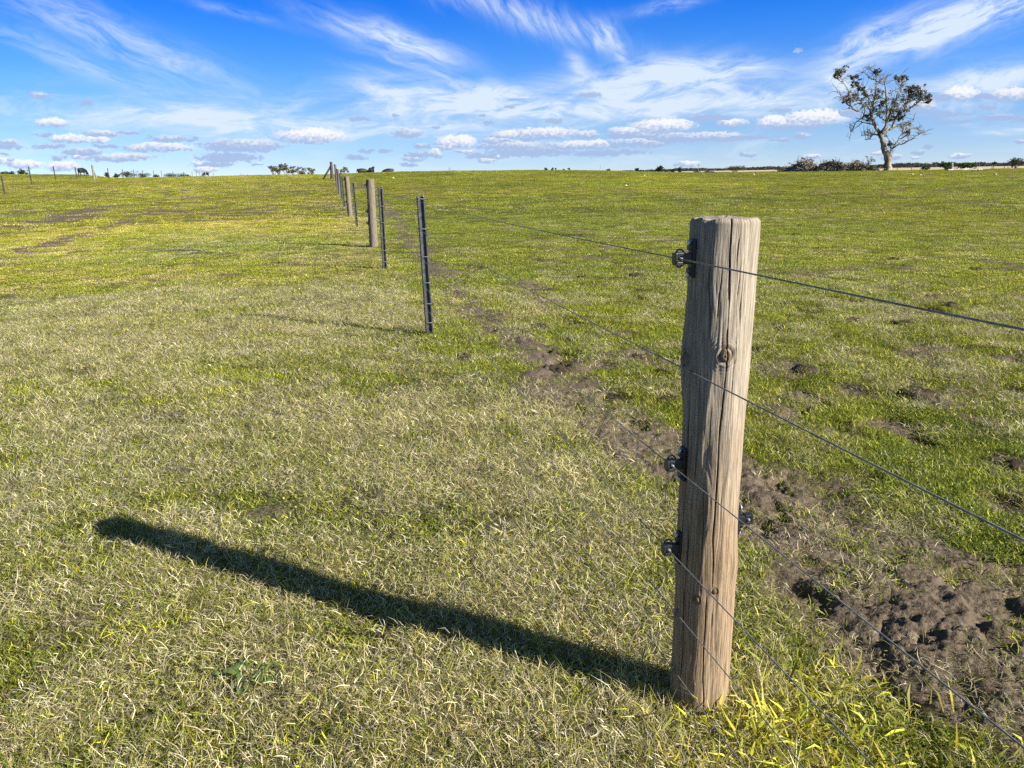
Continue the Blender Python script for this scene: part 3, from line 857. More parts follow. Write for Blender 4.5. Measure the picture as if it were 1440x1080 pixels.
def picket_mesh(name, h):
    # Y-section with rounded flange ends
    prof = []
    for k in range(3):
        a = math.radians(90 + 120 * k)
        d = np.array([math.cos(a), math.sin(a)]); s = np.array([-math.sin(a), math.cos(a)])
        prof += [d * .006 - s * .006 if False else d * .008 - s * .0032, d * .024 - s * .0032, d * .027 - s * .0085, d * .034 - s * .0085, d * .0375 - s * .004, d * .0375 + s * .004, d * .034 + s * .0085, d * .027 + s * .0085, d * .024 + s * .0032, d * .008 + s * .0032]
    prof = np.array(prof); n = len(prof)
    zs = [-.15, h - .004, h]; V = np.concatenate([np.c_[prof * (1 if i < 2 else .96), np.full(n, z)] for i, z in enumerate(zs)])
    f = []
    for i in range(2):
        for k in range(n): f.append((i * n + k, i * n + (k + 1) % n, (i + 1) * n + (k + 1) % n, (i + 1) * n + k))
    f.append(tuple(2 * n + k for k in range(n)))
    m = MB(); m.add(V, f)
    return m.mesh(name)


POSTS = []      # (position, radius-ish offset of the wire, height)


def lean_for(P, top_px):
    """height and sideways lean that bring the top to where the photo shows it"""
    t = onplane(top_px[0], top_px[1], P)
    return t[2] - P[2], t - P


def star_picket(base, P, h, lean, label, ties=True):
    e = empty('star_picket', P, label, 'fence post', 'steel star pickets of the paddock fence', math.atan2(P[1], P[0]) - math.radians(90) + math.radians(180))
    q = Vector((lean[0], lean[1], lean[2])).normalized()
    e.rotation_mode = 'QUATERNION'
    e.rotation_quaternion = Vector((0, 0, 1)).rotation_difference(q) @ Matrix.Rotation(math.atan2(P[1], P[0]) - math.radians(90 - 4), 3, 'Z').to_quaternion()
    if base is None: pk = link_mesh('picket', picket_mesh('picket', h), STEEL, e)
    else: pk = link_mesh('picket', picket_mesh('picket', h), STEEL, e)
    if ties:
        for wh in [h - .02] + [x for x in WH if x < h - .04]:
            m = MB(); t = np.linspace(0, 2 * math.pi, 17)
            m.tube([(math.cos(a) * .038, math.sin(a) * .037 + .002, wh + .004 * math.sin(2 * a)) for a in t], .0022, 6, False)
            m.tube([(-.036, -.006, wh), (-.045, -.004, wh + .006), (-.052, -.008, wh + .001)], .002, 5)
            m.build('wire_tie', ZINC, e, smooth=True)
    return e


def timber_post(P, h, lean, seed, label, r=.078, detail=1, ins=True):
    e = empty('fence_post', P, label, 'fence post', 'round timber posts of the paddock fence')
    e.rotation_mode = 'QUATERNION'
    e.rotation_quaternion = Vector((0, 0, 1)).rotation_difference(Vector((lean[0], lean[1], lean[2])).normalized())
    g = np.random.default_rng(seed)
    cr = [(g.uniform(0, 6.28), 0, h, .008, .006) for _ in range(7)]
    link_mesh('timber', wood_post_mesh('timber', r, r * 1.02, h, 110, 90, seed, cr, [(ANG_C + g.uniform(-.5, .6), h * g.uniform(.25, .8), .014, .006)], [], .8), OLDWOOD, e, smooth=True)
    if ins:
        for z, el_ in zip(WH, ELEC):
            if el_: insulator(e, ANG_L, r - .001, min(z, h - .06))
            else: staple(e, ANG_L, r + .001, z)
    return e


g1 = hit(604, 470); g2 = hit(541, 378); g3 = hit(525.5, 347); g4 = hit(502, 318.8); g5 = hit(492.5, 304.5)
h, ln = lean_for(g1, (591, 276)); star_picket(None, g1, h, ln, 'tall dark steel star picket nearest the big timber post, leaning slightly left'); POSTS.append((g1, .04, ln))
h, ln = lean_for(g2, (534.5, 263)); star_picket(None, g2, h, ln, 'dark steel star picket just right of the second timber post'); POSTS.append((g2, .04, ln))
h, ln = lean_for(g3, (520.5, 252)); timber_post(g3, h, ln, 31, 'grey timber fence post between two dark pickets, second round post from the camera', .080); POSTS.append((g3, .08, ln))
h, ln = lean_for(g4, (496, 256)); star_picket(None, g4, h, ln, 'slim dark picket between the second and third timber posts'); POSTS.append((g4, .04, ln))
h, ln = lean_for(g5, (487.3, 248)); timber_post(g5, h, ln, 37, 'pale sunlit timber fence post, third round post from the camera', .078); POSTS.append((g5, .08, ln))
st0 = fence_st(g5[0], g5[1])
far_kinds = [('p', 'dark picket just beyond the third timber post'), ('p', 'second dark picket beyond the third timber post'), ('w', 'timber post with a pale top seen among far pickets, fourth round post from the camera'),
             ('p', 'picket just past the fourth timber post'), ('w', 'narrow far timber post where the fence climbs the rise'), ('p', 'farthest picket before the strainer post on the crest')]
for k, (kd, lb) in enumerate(far_kinds):
    t = st0[1] + 5.2 * (k + 1)
    x, y = FO + FD * t + FN * (st0[0] + .3 * (k - 1) / 8); P_ = np.array([x, y, hz(x, y)])
    if kd == 'p': star_picket(None, P_, 1.17, (-.02, 0, 1), lb, ties=(k < 1)); POSTS.append((P_, .04, np.array([0, 0, 1.17])))
    else: timber_post(P_, 1.27, (.0, 0, 1), 60 + k, lb, .066, ins=False); POSTS.append((P_, .085, np.array([0, 0, 1.27])))
# strainer assembly at the end of the run
t = st0[1] + 5.2 * 7.2
x, y = FO + FD * t + FN * st0[0]; P_ = np.array([x, y, hz(x, y)])
e = empty('strainer_post', P_, 'thick dark strainer post with a diagonal stay at the far end of the fence', 'fence post')
top = onplane(461.5, 227.5, P_)[2] - P_[2]
link_mesh('timber', wood_post_mesh('timber', .10, .14, top, 60, 60, 91, [], [], [], 1), FARWOOD, e, smooth=True)
m = MB(); m.tube([(-.75, -.1, -.1), (-.3, 0, top * .45), (-.05, 0, top * .75)], .075, 10); m.build('stay', FARWOOD, e, smooth=True)
POSTS.append((P_, .13, np.array([0, 0, top])))
# wires, one object each
names = ['topmost', 'second from top', 'third from top', 'fourth from top', 'fifth from top', 'lowest']
how = ['held by the highest black insulator', 'stapled just below the big knot', 'held by the middle insulator', 'held by the lowest insulator', 'stapled near the post foot', 'stapled just above the grass']
for k in range(6):
    a = np.array([W1[0], W1[1], WH[k]]) + np.array([*(FN * WOFF[k]), 0])
    back = a + np.array([*(-FD * 5.2), .0]); back[2] += .11
    pts = [back - np.array([*(FD * 5), 0]), back, a]
    for (Pp, ro, lv) in POSTS:
        u = lv / np.linalg.norm(lv); hh = min(WH[k], np.linalg.norm(lv) - .03)
        off = ro + (.034 if (ELEC[k] and ro > .06) else .006)
        pts.append(Pp + u * hh - np.array([*(FN * off), 0]))
    fine_pts = []
    for p, q in zip(pts[:-1], pts[1:]):
        for s in np.linspace(0, 1, 9)[:-1]:
            c = p + (q - p) * s; c = c + np.array([0, 0, -.014 * 4 * s * (1 - s)]); fine_pts.append(c)
    fine_pts.append(pts[-1])
    m = MB(); m.tube(fine_pts,   .0017 if k < 2 else .0014, 7)
    o = m.build('fence_wire', ZINC, None, smooth=True)
    tag(o, f'{names[k]} wire of the paddock fence, {how[k]}', 'fence wire', 'wires of the paddock fence')

# ------------------------------------------------------------------ left boundary fence
GREYW = simple_mat('grey split timber', (.16, .14, .115), (.30, .27, .23), 25, .9, .2, stretch=(1, 1, .1))
DARKP = simple_mat('rusty dark picket', (.03, .028, .026), (.075, .065, .055), 25, .7, .3)
lf = [(1, 52, 0), (42, 66, 0), (77, 78, 0), (107, 91, 0), (131.5, 99, 1), (152.5, 107, 0), (172, 117, 0), (188, 128, 0), (201, 139, 0), (216, 150, 0), (227, 161, 0), (243, 174, 0), (258, 187, 0),
      (270, 199, 2), (276, 205, 2), (281, 211, 2), (285, 216, 2), (288.5, 221, 1), (300, 230, 0), (348, 236, 0)]
lab = {0: 'dark steel picket of the boundary fence along the far left rise', 1: '', 2: 'pale thin post of the yard fence beside the lying cow'}
wpts = [[], [], []]
for k, (px, D, kd) in enumerate(lf):
    P_ = place(px, D); hh = {0: 1.2, 1: 1.55, 2: 1.35}[kd]
    if px == 42: hh = 1.25
    if px == 1: hh = 1.0
    r = np.random.default_rng(k); lx, ly = r.normal(0, .035, 2)
    if 40 < px < 110: lx -= .05
    if kd == 1:
        lb = 'thick pale timber strainer post beside the grazing cow on the left rise' if px < 200 else 'thick timber post standing in front of the lying cow on the left skyline'
    elif kd == 2: lb = lab[2]
    else: lb = lab[0]
    m = MB()
    if kd == 1:
        m.tube([(0, 0, -.1), (lx * .5, 0, hh * .5), (lx, ly, hh * .93), (lx, ly, hh)], [.13, .12, .11, .085], 10)
        if px < 200: m.tube([(.35, 0, -.1), (.2, 0, .4), (.08, 0, .95)], .07, 8)
    elif kd == 2: m.tube([(0, 0, -.1), (lx, ly, hh - .02), (lx, ly, hh)], [.075, .07, .055], 8)
    else:
        m.tube([(0, 0, -.1), (lx, ly, hh - .01), (lx, ly, hh)], [.042, .042, .03], 6); m.box((lx * .5, .03, hh * .5), (.012, .03, hh * .98))
    o = m.build('boundary_post', GREYW if kd else DARKP, None, P_)
    tag(o, lb, 'fence post', 'posts of the far left boundary fence')
    for w_ in range(3): wpts[w_].append(P_ + np.array([lx * .7, ly * .7 - .06, hh * (.35 + .27 * w_)]))
for w_ in range(3):
    m = MB(); first = place(-90, 44); m.tube([first + np.array([0, 0, .4 + .3 * w_])] + wpts[w_], .004, 5)
    tag(m.build('boundary_wire', ZINC), ['lowest', 'middle', 'topmost'][w_] + ' wire of the boundary fence along the left rise', 'fence wire', 'wires of the far left boundary fence')
rf = [(1261, 170, 235.5), (1281, 178, 235), (1342, 190, 233.8), (1394, 160, 232), (1411, 168, 233), (1428, 176, 232)]
m0 = None
for k, (px, D, yt) in enumerate(rf):
    P_ = place(px, D); hh = onplane(px, yt, P_)[2] - P_[2]
    m = MB(); m.tube([(0, 0, -.2), (.02, 0, hh - .05), (.02, 0, hh)], [.075, .07, .05], 7)
    tag(m.build('field_post', GREYW, None, P_), 'small grey post of the fence edging the pale dry field on the right', 'fence post', 'posts edging the dry field')

# ------------------------------------------------------------------ trees
BARK = simple_mat('pale gum bark', (.085, .072, .055), (.40, .335, .245), 2.2, .9, .15, detail=6, stretch=(1, 1, .35), bmp=.4)
TWIG = simple_mat('grey dead wood', (.15, .13, .11), (.36, .32, .27), 3, .9, .15)
DKBARK = simple_mat('dark bark', (.07, .058, .045), (.15, .125, .10), 4, .9, .15)
GUMLEAF = leafy('gum leaves', attr=True, inst=False, transl=.25)


def leaf_cloud(centres, per, size, cols, seed, flat=.75):
    """many leaf-sized faces in uneven clumps"""
    g = np.random.default_rng(seed); C = []; S = []
    for (c, rx, ry, rz) in centres:
        k = max(4, int(per * (rx * ry * rz) ** (2 / 3) ** 1)) if False else per
        sub = np.clip(g.normal(0, .58, (max(4, per // 11), 3)), -1.0, 1.0) * np.array([rx, ry, rz])
        i = g.integers(0, len(sub), per)
        C.append(np.asarray(c) + sub[i] + g.normal(0, .15, (per, 3)) * np.array([rx, ry, rz])); S.append(np.full(per, 1.0))
    C = np.concatenate(C); n = len(C)
    L = g.uniform(*size, n); Wd = L * g.uniform(.28, .5, n)
    d = g.normal(0, 1, (n, 3)); d[:, 2] = d[:, 2] * .8 - .35; d /= np.linalg.norm(d, axis=1)[:, None]
    s = np.cross(d, g.normal(0, 1, (n, 3))); s /= np.linalg.norm(s, axis=1)[:, None]
    a = C - d * (L / 2)[:, None]; e_ = C + d * (L / 2)[:, None]; h_ = s * (Wd / 2)[:, None]
    V = np.stack([a, C + h_, e_, C - h_], 1).reshape(-1, 3)
    Qd = np.arange(n * 4).reshape(-1, 4)
    k = g.choice(len(cols), n, p=[q[1] for q in cols])
    col = np.array([q[0] for q in cols])[k] * g.uniform(.65, 1.35, (n, 1))
    return V, Qd, np.repeat(np.c_[col, np.ones(n)], 4, 0)


def leaf_obj(name, V, Qd, C, parent, mat=None, loc=None):
    me = bpy.data.meshes.new(name); fast_mesh(me, V, Qd, {'bcol': ('FLOAT_COLOR', C)})
    return link_mesh(name, me, mat or GUMLEAF, parent, loc)


def smooth_path(pts, per=4, jit=0.0, g=None):
    pts = np.asarray(pts, float); out = []
    ext = np.concatenate([[2 * pts[0] - pts[1]], pts, [2 * pts[-1] - pts[-2]]])
    for i in range(1, len(ext) - 2):
        p0, p1, p2, p3 = ext[i - 1:i + 3]
        for s in np.linspace(0, 1, per, endpoint=False):
            out.append(.5 * ((2 * p1) + (-p0 + p2) * s + (2 * p0 - 5 * p1 + 4 * p2 - p3) * s ** 2 + (-p0 + 3 * p1 - 3 * p2 + p3) * s ** 3))
    out.append(pts[-1]); out = np.array(out)
    if jit and g is not None: out[1:-1] += g.normal(0, jit, out[1:-1].shape)
    return out


# the big paddock gum, traced limb by limb
GP = place(1247, 93.0)
GP = hit(1247.5, 239.5) if hit(1247.5, 239.5) is not None and np.hypot(*hit(1247.5, 239.5)[:2]) < 110 else GP
ZP = lambda x, y, off=0.0: onplane(x / 6.753 + 1160, y / 6.75 + 85, GP, off) - GP
GS = np.linalg.norm(ZP(100, 900) - ZP(0, 900)) / 100.0          # metres per zoom pixel
gum = empty('gum_tree', GP, 'tall sparse gum tree with pale bent trunk and half bare crown at right', 'tree')
g = np.random.default_rng(3)
known = [(595, 1060, 0.0)]


def off_at(x, y):
    return min(known, key=lambda k: (k[0] - x) ** 2 + (k[1] - y) ** 2)[2]


limbs = [  # points in a zoomed tracing, start width, end width, depth run
    ([(595, 1070), (596, 1000), (590, 900), (562, 840), (552, 770), (522, 700)], 74, 40, 0, 'trunk'),
    ([(522, 705), (462, 600), (432, 480), (392, 432), (310, 485), (245, 440), (175, 385), (150, 340), (105, 262)], 26, 5, -1.6, 'limb'),
    ([(520, 700), (455, 560), (445, 500), (462, 420), (480, 300), (486, 180), (430, 170), (385, 120), (345, 100)], 24, 3, .8, 'limb'),
    ([(484, 190), (482, 130), (440, 80), (390, 60)], 8, 3, .6, 'limb'), ([(485, 180), (500, 120), (470, 70)], 8, 3, .3, 'limb'), ([(486, 240), (520, 190), (545, 170)], 8, 3, .5, 'limb'),
    ([(522, 700), (582, 600), (586, 480), (580, 330), (570, 220), (585, 180), (615, 140)], 24, 3, -.9, 'limb'), ([(572, 225), (545, 200), (520, 230)], 7, 3, -.6, 'limb'),
    ([(528, 695), (605, 650), (640, 645), (665, 560), (725, 490), (795, 460), (855, 410), (905, 370), (965, 345)], 32, 4, 1.6, 'limb'), ([(640, 645), (560, 655), (520, 680)], 20, 14, .3, 'limb'),
    ([(586, 600), (640, 450), (690, 330), (730, 265), (728, 185)], 15, 3, -2.2, 'limb'),
    ([(665, 560), (742, 420), (805, 330), (872, 245)], 13, 3, 2.2, 'limb'), ([(795, 460), (860, 400), (905, 300), (920, 250)], 9, 3, 1.0, 'limb'),
    ([(245, 440), (242, 322), (192, 240), (150, 150)], 11, 3, -1.5, 'limb'), ([(192, 240), (120, 190), (115, 150)], 7, 3, -.8, 'limb'),
    ([(432, 480), (402, 330), (335, 250), (272, 200), (245, 140)], 12, 3, 1.8, 'limb'), ([(392, 440), (372, 520), (302, 590), (262, 660), (250, 710), (235, 765)], 13, 4, -.7, 'limb'),
    ([(505, 705), (452, 698), (415, 680)], 17, 7, .5, 'limb'), ([(452, 700), (420, 738), (368, 750)], 11, 4, .6, 'limb'), ([(430, 715), (395, 705), (348, 715)], 7, 3, -.6, 'limb'), ([(485, 640), (440, 605), (360, 590), (315, 620)], 14, 5, .8, 'limb'),
    ([(605, 895), (640, 835), (692, 762), (782, 702), (832, 640), (885, 645)], 17, 3, 1.2, 'limb'), ([(650, 830), (700, 800), (765, 780), (880, 712), (955, 675)], 12, 3, -1.0, 'limb'), ([(692, 762), (740, 680), (770, 600), (850, 555)], 10, 3, 1.3, 'limb'),
    ([(625, 865), (622, 790), (590, 722), (560, 720)], 8, 3, .7, 'limb'), ([(600, 900), (625, 905), (640, 915)], 12, 5, .3, 'limb'), ([(600, 560), (560, 570), (520, 540)], 8, 3, -.9, 'limb'), ([(880, 712), (900, 690), (945, 712)], 4, 2, -.3, 'limb'), ([(245, 455), (200, 470), (165, 465)], 5, 2, -.3, 'limb')]
trunk_mb, limb_mb = MB(), MB(); allpts = []
for pts, w0, w1, run, kind in limbs:
    o0 = off_at(*pts[0]); tot = sum(math.dist(p, q) for p, q in zip(pts[:-1], pts[1:])); acc = 0; P3 = []
    for i, (x, y) in enumerate(pts):
        if i: acc += math.dist(pts[i - 1], pts[i])
        of = o0 + run * acc / tot; known.append((x, y, of)); P3.append(ZP(x, y, of))
    sp = smooth_path(P3, 5, .035 if kind == 'limb' else .02, g)
    rad = np.linspace(w0, w1, len(sp)) * GS * .5 * (1 + g.normal(0, .06, len(sp)))
    if kind == 'trunk':
        rad[:4] *= np.array([1.15, 1.05, 1.0, 1.0]); trunk_mb.tube(sp, rad, 14)
    else: limb_mb.tube(sp, rad, 8)
    if kind == 'limb': allpts.append(np.c_[sp, rad])
allpts = np.concatenate(allpts)
twig_mb = MB()
clusters = [(170, 140, 55, 38), (130, 150, 22, 30), (280, 150, 38, 22), (290, 222, 28, 18), (195, 370, 34, 34), (265, 335, 45, 45), (330, 375, 60, 40), (350, 272, 34, 22), (500, 105, 34, 28), (500, 320, 45, 50), (470, 385, 50, 60),
            (690, 205, 40, 26), (742, 190, 28, 24), (800, 245, 30, 22), (850, 240, 40, 26), (905, 285, 48, 46), (980, 335, 24, 34), (980, 385, 20, 16), (690, 370, 70, 60), (765, 390, 46, 38), (640, 430, 66, 50), (690, 480, 70, 44), (590, 510, 55, 40),
            (410, 540, 36, 34), (760, 605, 55, 50), (520, 490, 60, 40), (650, 545, 46, 30), (820, 305, 50, 36), (860, 340, 40, 30), (618, 790, 16, 18), (790, 690, 24, 16), (380, 320, 26, 26), (560, 400, 40, 40), (720, 545, 30, 26)]
cents = []
for (x, y, rx, ry) in clusters:
    of = off_at(x, y) + g.normal(0, .6); c = ZP(x, y, of); cents.append((c, rx * GS * 1.1, max(rx, ry) * GS * 1.2, ry * GS * 1.15))
    near = np.argsort(((allpts[:, :3] - c) ** 2).sum(1))[:10]
    for q in range(9):
        a = allpts[g.choice(near)][:3]; b_ = c + g.normal(0, .55, 3) * np.array([rx, rx, ry]) * GS
        mid = (a + b_) / 2 + g.normal(0, .12, 3); twig_mb.tube(smooth_path([a, mid, b_], 3), np.linspace(.035, .012, 7), 4)
for q in range(420):          # bare twigs
    a = allpts[g.integers(0, len(allpts))]
    if a[3] > .12: continue
    d = g.normal(0, 1, 3); d[2] = abs(d[2]) * .7 + .15; d /= np.linalg.norm(d); L = g.uniform(.35, 1.1)
    p1 = a[:3] + d * L * .5 + g.normal(0, .06, 3); p2 = p1 + (d + g.normal(0, .5, 3)) * L * .5
    twig_mb.tube([a[:3], p1, p2], [.028, .02, .010], 4)
    twig_mb.tube([p1, p1 + (d + g.normal(0, .8, 3)) * L * .4], [.018, .009], 4)
tk = trunk_mb.build('trunk', BARK, gum, smooth=True)
limb_mb.build('limbs', BARK, gum, smooth=True); twig_mb.build('twigs', TWIG, gum)
GC = [((.125, .112, .048), .4), ((.185, .150, .072), .3), ((.070, .070, .033), .3)]
leaf_obj('foliage', *leaf_cloud(cents, 175, (.16, .32), GC, 8), gum)


def crown_tree(name, P_, hgt, wid, label, seed, kind='gum', group=None, cols=None):
    """small distant tree: forked trunk, limbs, and a crown of separate leaf clumps"""
    g = np.random.default_rng(seed)
    e = empty(name, P_, label, 'tree' if kind != 'shrub' else 'shrub', group)
    t = MB(); cs = []
    nl = 5 if kind != 'shrub' else 6
    t.tube(smooth_path([(0, 0, -.3), (g.normal(0, .03) * hgt, 0, hgt * .2), (g.normal(0, .05) * hgt, g.normal(0, .03) * hgt, hgt * .42)], 3), np.linspace(.045, .03, 7) * hgt, 8)
    for k in range(nl):
        a = k / nl * 6.28 + g.uniform(-.4, .4); rr = wid * .5 * g.uniform(.45, .95); zz = hgt * g.uniform(.55, .92)
        if kind == 'flat': zz = hgt * g.uniform(.68, .88)
        if kind == 'shrub': zz = hgt * g.uniform(.25, .85)
        endp = np.array([math.cos(a) * rr, math.sin(a) * rr, zz])
        t.tube(smooth_path([(0, 0, hgt * .25), endp * np.array([.4, .4, .62]), endp], 3, .01 * hgt, g), np.linspace(.024, .008, 7) * hgt, 6)
        sz = wid * g.uniform(.14, .24); cs.append((endp, sz, sz, sz * (.75 if kind != 'flat' else .42)))
    for k in range(4 if kind == 'gum' else 9):
        a = g.uniform(0, 6.28); rr = wid * .5 * g.uniform(0, .75); zz = hgt * (g.uniform(.5, .93) if kind != 'shrub' else g.uniform(.15, .8))
        if kind == 'flat': zz = hgt * g.uniform(.70, .9)
        sz = wid * g.uniform(.13, .25); cs.append((np.array([math.cos(a) * rr, math.sin(a) * rr, zz]), sz, sz, sz * (.75 if kind != 'flat' else .45)))
    t.build('trunk', DKBARK if kind != 'gum' else BARK, e, smooth=True)
    ls = hgt * (.085 if kind != 'shrub' else .17)
    leaf_obj('crown', *leaf_cloud(cs, 200 if kind in ('bush', 'flat') else 130, (ls * .6, ls * 1.3), cols or GC, seed + 1), e)
    return e


def tree_at(px, ytop, wpx, D, label, seed, kind='gum', name='tree', group='trees on the skyline', cols=None):
    P_ = place(px, D); top = onplane(px, ytop, P_)[2]
    return crown_tree(name, P_, top - P_[2], wpx * D / FPX * (.82 if kind == 'gum' else 1.05), label, seed, kind, group, cols)


DG = [((.042, .055, .026), .5), ((.062, .072, .034), .3), ((.032, .042, .022), .2)]
gl = 'gums in the row on the left skyline'
tree_at(384, 232.5, 13, 330, 'leftmost small gum of the row on the skyline left of the fence', 41, name='gum_tree', group=gl)
tree_at(393, 231, 20, 330, 'broad open gum, second from left in the skyline row', 42, name='gum_tree', group=gl)
tree_at(402, 231.5, 14, 335, 'airy gum showing sky through it, third from left in the skyline row', 46, name='gum_tree', group=gl)
tree_at(412, 233.5, 11, 340, 'narrow gum in the middle of the skyline row', 43, name='gum_tree', group=gl)
tree_at(423.5, 234, 19, 330, 'rounded gum, second from right in the skyline row', 44, name='gum_tree', group=gl)
tree_at(437, 235.5, 15, 330, 'small ragged gum at the right end of the skyline row', 45, name='gum_tree', group=gl)
tree_at(484, 235, 14, 300, 'small leaning gum just right of the far end of the fence', 47, name='gum_tree')
ll = 'low trees beyond the left boundary fence'
for k, (px, yt, wp, lb) in enumerate([(8, 240.5, 11, 'leftmost low tree behind the boundary fence'), (16, 241.5, 8, 'small tree right beside the leftmost low tree'), (33, 238.5, 11, 'low tree just left of a dark boundary picket at the far left'), (150, 242.5, 6, 'tiny tree behind the first picket right of the strainer post'),
                                      (163, 243.5, 8, 'small tree between two pickets right of the grazing cow'), (180, 242.5, 18, 'widest dark tree low behind the boundary pickets'), (201, 244, 15, 'rounded dark tree right of the widest low tree'), (219, 246, 9, 'faint low tree top in the gap before the lone pickets'),
                                      (240, 244, 15, 'bushy low tree near the end of the boundary pickets'), (255, 245, 14, 'low tree left of the thin pale yard posts'), (263, 246, 8, 'smallest low tree beside the thin pale yard posts')]):
    tree_at(px, yt, wp, 420 + 15 * (k % 3), lb, 70 + k, 'bush', 'tree', ll, DG)
hl = 'distant trees along the middle horizon'
for k, (px, yt, wp, D, kd, lb) in enumerate([(767.5, 235, 5, 420, 'gum', 'tiny thin tree at the left of the middle horizon'), (776, 235, 6, 420, 'gum', 'tiny tree just right of the first thin one on the middle horizon'), (781, 235.5, 4, 425, 'gum', 'narrow tree touching the second tiny tree on the middle horizon'), (793, 236, 4, 430, 'gum', 'faint small tree on the middle horizon left of the mast'), (800, 235.5, 5, 420, 'gum', 'small spindly tree nearest left of the slender mast'),
                                             (856, 237.5, 7, 600, 'bush', 'dark low round tree just right of the slender mast'), (882, 240, 10, 700, 'bush', 'very low dark tree line bump left of the paired trees'), (896, 236, 7, 650, 'bush', 'round dark tree alone on the central horizon'), (902, 238.5, 5, 660, 'bush', 'small bush right against the lone round dark tree'),
                                             (918, 239, 11, 800, 'bush', 'low spreading tree left of the tallest horizon tree'), (925, 236, 7, 640, 'bush', 'lobed tree touching the left side of the tallest horizon tree'), (929, 233.6, 9, 640, 'bush', 'tallest dark tree on the central horizon'), (937, 239, 9, 800, 'bush', 'low dark bush between the tallest tree and the twin trees'),
                                             (947, 236.5, 9, 620, 'bush', 'left one of the dark twin trees right of centre'), (955.5, 235.8, 8, 620, 'bush', 'right one of the dark twin trees right of centre')]):
    tree_at(px, yt, wp, D, lb, 100 + k, kd, 'tree', hl, DG)
tree_at(1035, 234.2, 26, 700, 'wide flat-topped dark tree alone over the pale dry field', 131, 'flat', cols=DG)
tree_at(1031, 235.5, 14, 705, 'lower half of a flat-topped pair, tree merging into the wide flat crown', 132, 'flat', cols=DG)
tree_at(1427, 223.6, 17, 520, 'big dark dense tree at the right edge of the horizon', 133, 'bush', cols=DG)
tree_at(1396, 227.5, 6, 900, 'small dark tree rising from the treeline left of the big dense one', 134, 'bush', cols=DG)
# bare sapling on the left skyline
P_ = place(340, 235); e = empty('dead_sapling', P_, 'small bare dead sapling alone on the skyline left of the gum row', 'tree', None)
m = MB(); g = np.random.default_rng(9)
for k in range(9):
    a = g.uniform(0, 6.28); L = g.uniform(.6, 1.3); q = np.array([math.cos(a) * .55, math.sin(a) * .55, 1]) * L
    m.tube([(0, 0, 0), q * .5 + g.normal(0, .06, 3), q + g.normal(0, .1, 3)], [.05, .03, .012], 5)
m.tube([(0, 0, -.8), (0, 0, .1)], .06, 6); m.build('branches', TWIG, e)
# shrubs by the log heap
SH = [((.060, .095, .018), .45), ((.095, .125, .022), .35), ((.035, .055, .014), .2)]
for px, yt, wp, lb, sd in [(1300, 233, 11, 'smallest low green bush, nearest the gum tree on the right', 141), (1328, 227.5, 16, 'upright green bush between the small bush and the log heap', 142), (1352, 229, 14, 'left part of the wide green bush behind the pale logs', 143), (1364, 229.5, 14, 'right bush of the two growing behind the pale logs', 144)]:
    P_ = place(px, 98 + (sd % 3)); top = onplane(px, yt, P_)[2] - P_[2]
    crown_tree('shrub', P_, top, wp * 98 / FPX, lb, sd, 'shrub', 'green bushes by the pale logs', SH)
LOGM = simple_mat('bleached timber', (.27, .24, .20), (.52, .48, .42), 3, .85, .2)
for k, (px, ln_, az_, lb) in enumerate([(1337, 1.6, .1, 'upright pale stump left of the heap of logs'), (1347, 2.4, .25, 'long pale log at the left of the heap under the bushes'), (1356, 2.0, -.3, 'pale log in the middle of the heap under the bushes'), (1366, 2.2, .15, 'pale log lying right of the middle of the heap'), (1375, 2.0, -.15, 'pale log near the right of the heap'), (1380, 1.1, .4, 'short pale log at the right end of the heap')]):
    P_ = place(px, 90 - (k % 2) * 1.5); m = MB(); dx, dy = math.cos(az_) * ln_ / 2, math.sin(az_) * ln_ / 2; r = .085
    if k == 0: m.tube(smooth_path([(0, 0, -.1), (.05, 0, .3), (.02, .02, .75)], 3), np.linspace(.13, .09, 7), 8)
    else: m.tube(smooth_path([(-dx, -dy, .06), (0, .05, .10), (dx, dy, .07 + .07 * (k % 3))], 4, .02, np.random.default_rng(k)), np.linspace(r, r * .7, 9), 8); m.tube([(0, .05, .1), (.25, .2, .26)], [.05, .02], 6)
    tag(m.build('log', LOGM, None, P_), lb, 'log', 'pale logs heaped under the bushes')
